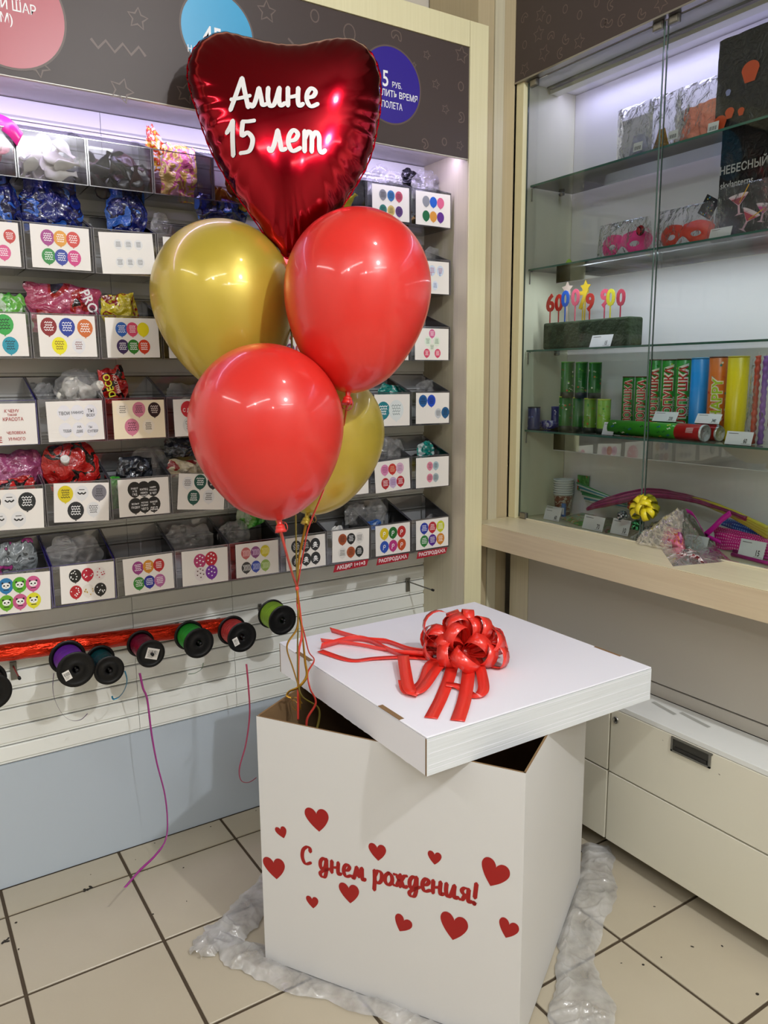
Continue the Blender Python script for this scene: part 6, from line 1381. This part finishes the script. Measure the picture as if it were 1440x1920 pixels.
# cocktail glass cut-outs in the bag
def cocktail(lb, px, py, s, col, xp, tilt):
    c = hit(px, py, 0, xp); fr = Fr(c, (0, -math.cos(tilt), math.sin(tilt)), (0, math.sin(tilt)*1.0, math.cos(tilt))); t = thing('paper_cocktail', lb, 'paper cut-out', c, None, 'paper cocktails in the clear bag')
    m = MB(); m.prism(fr, [(-s, s*.9), (-s*.1, 0), (-s*.1, -s*.7), (-s*.45, -s*.85), (s*.45, -s*.85), (s*.1, -s*.7), (s*.1, 0), (s, s*.9)], -.001, 0, flat('#e8b8c8')); m.build('glass_shape', t)
    m = MB(); m.poly(fr, [(-s*.75, s*.65), (-s*.05, .05*s), (s*.05, .05*s), (s*.75, s*.65)], .0004, flat(col)); m.ell(fr, 0, s*.9, s, s*.14, .0006, flat('#f0dce4'), 20); m.build('drink_print', t)
    m = MB(); m.stroke(fr, [(s*.1, s*.2), (s*1.1, s*1.6)], s*.10, .0010, flat('#e0a81c')); m.build('straw', t)
cocktail('paper cocktail with red drink at the top of the clear bag', 1385, 385, .030, '#a83a4a', 2.065, .1)
cocktail('paper cocktail with pink drink leaning low in the clear bag', 1400, 415, .030, '#c03a52', 2.072, -.5)
cocktail('paper cocktail with magenta drink at the frame edge', 1430, 400, .026, '#d84a9a', 2.08, -.2)
sbag('large clear bag with paper cocktails on the second shelf', 1392, 392, 110, 100, M_film2, 2.058, 73, .85, D=.02, zb=S2)
price('price card in front of the cocktail bag', 1328, 418, 1370, 442, '', 2.03, S2, .3)
# sky lantern packs
def lantern(lb, px0, px1, ptop, pbot, xp, zb, seed, txt):
    a = hit(px0, (ptop + pbot)/2, 0, xp); b = hit(px1, (ptop + pbot)/2, 0, xp); w_ = a.y - b.y; h_ = (hit(px0, ptop, 0, xp).z - zb) ; c = Vector((xp, (a.y + b.y)/2, zb)); t = thing('sky_lantern_pack', lb, 'package', c, None, 'sky lantern packs')
    m = MB(); blk = pmat('lantern_pack_%d' % seed, ['#060508', '#0a080c', '#050406'], 2.6, .35, seed, .12)
    def fn(s):
        def g_(u, v):
            p = Vector((u*6 + seed, v*6, s)); return (c.x + s*.006*(1 - (2*u - 1)**4) + .003*noise.noise(p*1.5), c.y + w_*(.5 - u), c.z + .002 + h_*v + .002*noise.noise(p))
        return g_
    m.grid(20, 20, fn(-1), blk); m.grid(20, 20, fn(1), blk); m.build('wrapper', t)
    fr = Fr((c.x - .0085, c.y + w_/2, c.z), (0, -1, 0), (0, 0, 1)); m = MB()
    if txt: m.text(fr, 'НЕБЕСНЫЙ', .006, h_*.60, .030, .0004, flat('#c8c6c8'), 'L', .02, .86); m.text(fr, 'ФОНАРИК', .17, h_*.60, .030, .0004, flat('#a8a6a8'), 'L', .02, .86); m.text(fr, 'skylanterns', .010, h_*.475, .026, .0004, flat('#c8c6c8'), 'L', .008, .86)
    else:
        for q, (x_, z_, s_) in enumerate(((.022, .035, .020), (.050, .055, .014), (.085, .050, .010), (.105, .145, .026), (.042, .110, .008))):
            m.prism(fr, [(x_ - s_*.55, z_ - s_), (x_ + s_*.55, z_ - s_)] + [(x_ + s_*math.cos(math.pi*a/9), z_ + s_*.2 + s_*.85*math.sin(math.pi*a/9)) for a in range(10)], 0, .0004 + q*.00005, flat('#c84a1c' if q != 4 else '#8a90c0'))
    m.build('wrapper_print', t)['kind'] = 'stuff'
lantern('black sky lantern pack with orange lanterns on the highest shelf', 1345, 1500, 82, 236, 2.07, S1, 1, False)
lantern('black sky lantern pack with white lettering on the second shelf', 1349, 1500, 246, 440, 2.10, S2, 2, True)
silver = mat('silver_sequin', '#c8c8d8', .25, metal=.9, bump=(160, 1.0)); goldq = mat('gold_sequin', '#a8801c', .3, metal=.9, bump=(160, 1.0)); coral = mat('coral_feather', '#f09078', .7, bump=(60, 1.0))
sbag('silver sequin heap in a clear bag on the highest shelf', 1198, 268, 40, 50, silver, 2.085, 81, .5, D=.016, name='sequin_filling', zb=S1, cat='filling', amp=.010)
sbag('gold sequin heap in a clear bag next to the silver one', 1240, 258, 36, 48, goldq, 2.085, 82, .35, D=.014, name='sequin_filling', zb=S1, cat='filling', amp=.010)
sbag('coral feathery wig folded in a clear bag', 1318, 215, 90, 74, coral, 2.085, 83, .75, D=.02, name='party_wig', zb=S1, cat='wig', amp=.012)
whc = mat('white_insert_card', '#d6d2da', .5)
for lb, px, py, wpx, hpx, sd in (('tall clear bag holding silver sequins', 1190, 238, 66, 108, 84), ('tall clear bag holding gold sequins', 1244, 225, 56, 112, 85), ('wide clear bag holding the coral wig', 1318, 196, 98, 118, 86)):
    sbag(lb, px, py, wpx, hpx, M_film2, 2.078, sd, 1.0, D=.022, zb=S1)
for lb, px, py, wpx, hpx in (('white insert card behind the silver sequins', 1192, 225, 60, 90), ('white insert card behind the coral wig', 1318, 180, 92, 80)):
    c = hit(px, py, 0, 2.105); w_ = wid(px - wpx/2, px + wpx/2, py, 2.105)/2; h_ = abs(hit(px, py - hpx/2, 0, 2.105).z - hit(px, py + hpx/2, 0, 2.105).z)/2; m = MB(); m.box((2.1045, c.y - w_, S1 + .002), (2.106, c.y + w_, S1 + .002 + 2*h_), whc); tag(m.build('insert_card'), lb, 'card')
for lb, px, py in (('small barcode label on the silver sequin bag', 1196, 275), ('small barcode label on the gold sequin bag', 1262, 253), ('small barcode label on the coral wig bag', 1337, 238)):
    c = hit(px, py, 0, 2.050); c.z = max(c.z, S1 + .014); fr = Fr(c, (0, -1, 0), (.1, 0, 1)); t = thing('barcode_label', lb, 'label', c); m = MB(); m.fbox(fr, -.017, -.013, .017, .013, -.0004, 0, M_tag); q_ = m.build('label_paper', t); m = MB()
    for q in range(10): m.fbox(fr, -.013 + .0026*q, -.009, -.0122 + .0026*q + .0004*(q % 3), .002, .0002, .0003, flat('#303030'))
    m.build('barcode_print', q_)['kind'] = 'stuff'
# ---------------------------------------------------------------- goods on the counter ledge inside and in front of the glass
CT = CZ + .0006
def cx(px, py, z=CT): return hit(px, py, 2, z)
# stack of cups
c = cx(1056, 946); c.x = min(c.x, 2.16); c = hit(1056, 930, 0, 2.165); c.z = CT; c.y = min(c.y, 2.105)
cups = 'white plastic cups stacked'; r0 = .0245
t = thing('paper_cup', 'printed brown and red paper cup at the bottom of the cup stack', 'cup', c); m = MB()
m.lathe([(0, .002), (.027, .002), (.0345, .074), (.0355, .076), (.0345, .075), (.0265, .004), (0, .004)], pmat('cup_print', ['#7a3424', '#c8bcb0', '#8a4030'], 10, .45, 33), 30, Matrix.Translation(c)); m.build('cup_wall', t)
whitecup = MB(); whitecup.lathe([(0, 0), (.0275, 0), (.0350, .050), (.0385, .0515), (.0385, .0545), (.0350, .0530), (.027, .002), (0, .002)], mat('white_cup', '#dfe3e4', .35), 30); wme = whitecup.mesh('white_cup')
for q in range(7):
    o = link_mesh('plastic_cup', wme); o.matrix_world = Matrix.Translation(c + Vector((0, 0, .030 + .0088*q))); tag(o, 'white plastic cup nested in the stack above the printed cup', 'cup', cups)
c2 = c + Vector((-.03, -.034, 0)); t = thing('lighter', 'slim blue and white packet leaning on the cup stack', 'packet', c2); m = MB(); m.box((c2.x - .004, c2.y - .008, CT), (c2.x + .004, c2.y + .008, CT + .05), flat('#2a62b0')); m.box((c2.x - .0045, c2.y - .006, CT + .008), (c2.x - .0038, c2.y + .006, CT + .034), flat('#d8dce4')); m.build('packet_body', t, bevel=.001)
def flatpack(lb, quad, z, mt, th=.004, name='napkin_pack', cat='packet', wob=.004, seed=1):
    P = [cx(x, y, z) for x, y in quad]; m = MB()
    def fn(top):
        def g_(u, v):
            p = P[0].lerp(P[1], u).lerp(P[3].lerp(P[2], u), v); e_ = min(u, 1-u, v, 1-v); k_ = min(1, e_*8)
            return (p.x, p.y, z + (th*k_*(1 + .5*noise.noise(Vector((u*5 + seed, v*5, 0)))) + wob*k_*abs(noise.noise(Vector((u*9, v*9 + seed, 1)))) if top else .0002))
        return g_
    m.grid(14, 10, fn(True), mt); m.grid(14, 10, fn(False), mt); return tag(m.build(name), lb, cat)
flatpack('white round tag lying at the ledge end', [(1000, 956), (1022, 952), (1030, 962), (1002, 965)], CT, mat('white_tag', '#d4d4d6', .4), .002, 'paper_tag')
flatpack('dark green packet under the leaning price card', [(1030, 942), (1090, 936), (1120, 952), (1060, 958)], CT, pmat('olive_print', ['#2c3a2a', '#3c4a34', '#7a7a6a'], 8, seed=41), .008, 'snack_packet', seed=2)
flatpack('light green and orange packet at the front of the ledge', [(1050, 972), (1100, 962), (1150, 982), (1085, 986)], CT, pmat('leaf_print', ['#5a9a3c', '#7ab04a', '#c07a4a', '#a8c88a'], 6, seed=42), .010, 'snack_packet', seed=3)
flatpack('green packet stretching toward the yellow bow', [(1125, 975), (1175, 965), (1200, 990), (1135, 1000)], CT, pmat('green2_print', ['#3c7a34', '#8a3c2a', '#4a8a44'], 7, seed=43), .010, 'snack_packet', seed=4)
# drinking straws fanned out
sg = 'drinking straws lying beside the cup stack'
for q in range(9):
    a = hit(1082 + q*2.0, 905 + q*4.2, 0, 2.17 - q*.004); b = hit(1196 + q*3, 925 + q*4.6, 0, 2.13 - q*.004); a.z = max(CT + .006, min(a.z, CT + .13)); b.z = max(CT + .004, min(b.z, CT + .08)); m = MB(); col = ['#4a9a5a', '#d8dcd8', '#3a8a9a', '#c8ccc4', '#2c7a4a'][q % 5]
    m.tube([a, b], .0036, flat(col, .35), 8); tag(m.build('drinking_straw'), '%s drinking straw leaning beside the white cup stack' % ['leaf green', 'whitish', 'turquoise', 'pale grey', 'dark green'][q % 5], 'straw', sg)
fr = Fr(hit(1090, 905, 0, 2.205), (0, -1, 0), (0, 0, 1)); m = MB(); m.fbox(fr, -.02, -.03, .035, .028, -.004, 0, pmat('green_box_print', ['#4a8a3a', '#5aa04a', '#c84a2a'], 6, seed=44)); tag(m.build('straw_box'), 'green cardboard packet behind the drinking straws', 'packet')
# long twisting balloons / foil sticks: magenta bundle and yellow bundle
def arc(label, pts, r, mt, group, wob=.0):
    r *= 1.35; m = MB(); P = smooth_pts(pts, 8); m.tube(P, [r*(1 + .12*math.sin(i*1.3 + wob)) for i in range(len(P))], mt, 10); tag(m.build('long_balloon'), label, 'balloon', group)
mg = [mat('plum_latex', '#7a1c48', .3), mat('magenta_latex', '#a02468', .3), mat('rose_latex', '#b84a78', .3)]
yl = [mat('straw_yellow_latex', '#c8b83a', .35), mat('pale_yellow_latex', '#d8cc5a', .35)]
def q3(px, py, xp, dz=0): p = hit(px, py, 0, xp); return Vector((xp, p.y, max(p.z + dz, CT + .006)))
for q in range(8):
    arc(['plum', 'magenta', 'rose'][q % 3] + ' long balloon arching over the counter goods', [q3(1100 + q*1.5, 955 - q*1.2, 2.02 + q*.006), q3(1150, 945 - q*2, 2.05 + q*.006), q3(1215, 932 - q*2, 2.08 + q*.007), q3(1280, 936 - q*1.2, 2.09 + q*.007), q3(1345, 952 - q*.6, 2.10 + q*.006), q3(1400, 972 + q*1.4, 2.10 + q*.006)], .0038, mg[q % 3], 'plum long balloons on the counter', q)
for q in range(7):
    arc(['straw yellow', 'pale lemon'][q % 2] + ' long balloon lying over the plum ones', [q3(1200, 930 - q*.8, 2.14 + q*.004), q3(1250, 930 - q*1.0, 2.13 + q*.004), q3(1310, 937 + q*.8, 2.12 + q*.004), q3(1370, 957 + q*1.6, 2.11 + q*.004), q3(1440, 990 + q*3.0, 2.10 + q*.004)], .0042, yl[q % 2], 'yellow long balloons on the counter', q)
# yellow bow
yb_ = q3(1211, 955, 2.00); t = thing('ribbon_bow', 'small yellow gauze bow among the counter goods', 'bow', yb_); M_yb = mat('yellow_gauze_ribbon', '#d8c81c', .4)
def smallbow(t, c, R_, mt, n1, w_, seed, tilt=Vector((-.8, -.2, .6))):
    rr = random.Random(seed); Q = orient(tilt)
    for k_ in range(n1):
        az = math.tau*k_/n1*1.618; el = rr.uniform(.1, 1.3); d = Vector((math.cos(az)*math.cos(el), math.sin(az)*math.cos(el), math.sin(el))); sd = Vector((-math.sin(az), math.cos(az), 0)); nr = d.cross(sd); pts = []; ws = []
        for i in range(15):
            a = math.tau*i/14; pts.append(c + Q @ (d*(R_*.5*(1 - math.cos(a))) + nr*(R_*.42*math.sin(a)))); ws.append(Q @ sd*(w_/2))
        m = MB(); m.band(pts, ws, mt); o = m.build('loop', t); md = o.modifiers.new('s', 'SOLIDIFY'); md.thickness = .0004
smallbow(t, yb_, .050, M_yb, 16, .018, 3)
# mixed shiny bows left of the film cone
for k_, (px, py, xx, lb, col, R_) in enumerate(((1187, 948, 2.03, 'small orange foil bow beside the yellow bow', '#b0481c', .020), (1168, 968, 2.00, 'small silver foil bow near the price cards', '#9aa0a8', .020), (1195, 985, 1.995, 'small green and violet foil bow under the yellow bow', '#3a8a5a', .020), (1250, 985, 2.03, 'small violet foil bow behind the film bag', '#6a2c90', .022))):
    c = q3(px, py, xx); t = thing('foil_bow', lb, 'bow', c, None, 'little foil bows on the counter'); smallbow(t, c, R_, mat('foil_' + col.lstrip('#'), col, .2, metal=.8), 10, .008, 20 + k_)
# crumpled cellophane cone and the flattened bag in front
def cone(label, apex, base, seed, H_, mt=M_film, nm='cellophane_bag'):
    """crumpled sheet: fan from an apex (pixel) over base pixels on the counter plane"""
    m = MB(); A_ = apex; B = [cx(x, y) for x, y in base]
    def fn(u, v):
        q = u*(len(B) - 1); k_ = min(int(q), len(B) - 2); b = B[k_].lerp(B[k_+1], q - k_); p = A_.lerp(b, v); s = seed
        r_ = abs(noise.noise(Vector((p.x*34 + s, p.y*34, p.z*34))))*2; r2 = abs(noise.noise(Vector((p.x*80 + s, p.y*80, p.z*80))))*2
        return (p.x - .010*r_*v + .006*r2, p.y + .006*r2*v, max(p.z + .012*r_*math.sin(math.pi*v) + .006*r2, CT + .001))
    m.grid(36, 22, fn, mt); return tag(m.build(nm), label, 'bag')
ap = hit(1272, 955, 0, 1.965)
cone('crinkled clear cellophane cone standing at the counter edge', ap, [(1182, 1010), (1200, 1022), (1240, 1030), (1290, 1035), (1330, 1034)], 1.0, .1)
cone('clear cellophane draped behind the cone', ap + Vector((.015, 0, -.004)), [(1182, 1006), (1230, 1005), (1290, 1008), (1340, 1020)], 4.0, .1)
flatpack('flattened clear cellophane bag lying across the counter', [(1240, 1030), (1330, 1014), (1372, 1052), (1262, 1062)], CT, M_film2, .010, 'cellophane_bag', 'bag', .016, 7)
flatpack('folded white and dark red bag end on the counter', [(1250, 1046), (1282, 1033), (1318, 1046), (1322, 1057)], CT + .0004, pmat('white_red_print', ['#d8d4d0', '#8a1c24', '#dcd8d4', '#5a1014'], 9, .3, 45), .012, 'folded_bag', 'bag', .008, 8)
c = q3(1262, 1003, 2.0); m = MB(); 
sbag('rosy foil lump inside the cellophane cone', 1262, 1000, 52, 40, pmat('rosy_foil_print', ['#a03a50', '#c0607a', '#b05a3a', '#8a2a6a'], 8, .2, 46), 1.985, 91, .6, D=.02, name='foil_filling', cat='filling', amp=.010, zb=CT)
# magenta ribbon V, polka fabric, magenta sticks
M_mag = mat('bright_magenta_ribbon', '#d818a8', .3)
rib = thing('ribbon_bow', 'bright magenta ribbon tied in a V over the polka dot wrap', 'bow', q3(1325, 1000, 2.0)); 
for pts in ([(1287, 958), (1300, 965), (1312, 985), (1322, 1003)], [(1322, 1003), (1335, 992), (1352, 975), (1370, 962)], [(1322, 1003), (1340, 1012), (1352, 1018)]):
    P = smooth_pts([q3(x, y, 2.07) for x, y in pts], 6); m = MB(); m.band(P, [Vector((0, .004, .0075)) if True else 0]*len(P), M_mag); o = m.build('tail', rib); md = o.modifiers.new('s', 'SOLIDIFY'); md.thickness = .0005
def polka(lb, quad, xp, base, dot, seed, R_=.0032, rise=.03):
    P = [q3(x, y, xp_) for (x, y), xp_ in zip(quad, xp)]; t = thing('wrapping_roll', lb, 'wrapping', P[0]); m = MB()
    def f(u, v, c_=0.0):
        p = P[0].lerp(P[1], u).lerp(P[3].lerp(P[2], u), v); s = .010*noise.noise(Vector((u*4 + seed, v*4, 0))); n_ = Vector((-.7, 0, .7)); return p + n_*(s + c_ + .014*math.sin(math.pi*v))
    m.grid(24, 14, lambda u, v: f(u, v), mat('wrap_' + base.lstrip('#'), base, .35)); m.build('sheet', t); m = MB(); W_ = (P[1] - P[0]).length; H_ = (P[3] - P[0]).length; nx = int(W_/(R_*2.3)); ny = max(2, int(H_/(R_*2.3))); mt = flat(dot, .4)
    for j in range(ny):
        for i in range(nx):
            u0 = (i + .5 + .5*(j % 2))/nx; v0 = (j + .5)/ny
            if u0 < .98: m.fan(f, [(u0 + R_*.42/W_*math.cos(a)*1.6, v0 + R_*.42/H_*math.sin(a)*1.6) for a in [math.tau*q/8 for q in range(8)]], .0006, mt)
    m.build('dot_print', t)['kind'] = 'stuff'
polka('magenta wrap with small white dots rolled on the counter', [(1342, 1030), (1455, 1045), (1455, 1012), (1342, 985)], [2.10, 2.10, 2.13, 2.13], '#d8188c', '#f0a0cc', 1)
polka('blue wrap with small white dots behind the magenta wrap', [(1352, 985), (1455, 1018), (1455, 1000), (1365, 972)], [2.15, 2.15, 2.17, 2.17], '#2a52a8', '#8ab0e0', 2)
for k_, (a, b, xx, col, lb) in enumerate((((1372, 1043), (1470, 1068), 1.905, '#b81c8a', 'magenta foil stick lying at the counter front'), ((1375, 1037), (1470, 1058), 1.93, '#9a1878', 'darker magenta foil stick behind the front one'))):
    p = cx(*a); q_ = cx(*b); m = MB(); m.tube([Vector((p.x, p.y, CT + .0062)), Vector((q_.x, q_.y, CT + .0062))], .0055, mat('stick_' + col.lstrip('#'), col, .3, metal=.4), 14); tag(m.build('foil_stick'), lb, 'stick', 'magenta foil sticks')
def cprice(lb, p0, q0, p1, q1, txt, xp, zz=CT, lean=.3): price(lb, p0, q0, p1, q1, txt, xp, zz, lean)
cprice('small blank price card leaning before the cup stack', 1020, 930, 1052, 948, '', hit(1036, 952, 2, CT).x if hit(1036, 952, 2, CT).x < 2.15 else 2.12)
cprice('price card reading 60 at the end of the ledge', 1018, 952, 1048, 975, '60', min(2.08, cx(1033, 976).x))
cprice('price card reading 70 in front of the green packets', 1090, 965, 1130, 994, '70', cx(1108, 994).x)
cprice('price card reading 10 below the yellow bow', 1143, 972, 1178, 1004, '10', cx(1160, 1003).x)
cprice('price card reading 15 in front of the magenta wrap', 1382, 1010, 1432, 1046, '15', cx(1405, 1046).x)
cprice('blank price card under the cellophane', 1280, 1003, 1325, 1032, '', cx(1300, 1031).x + .004)
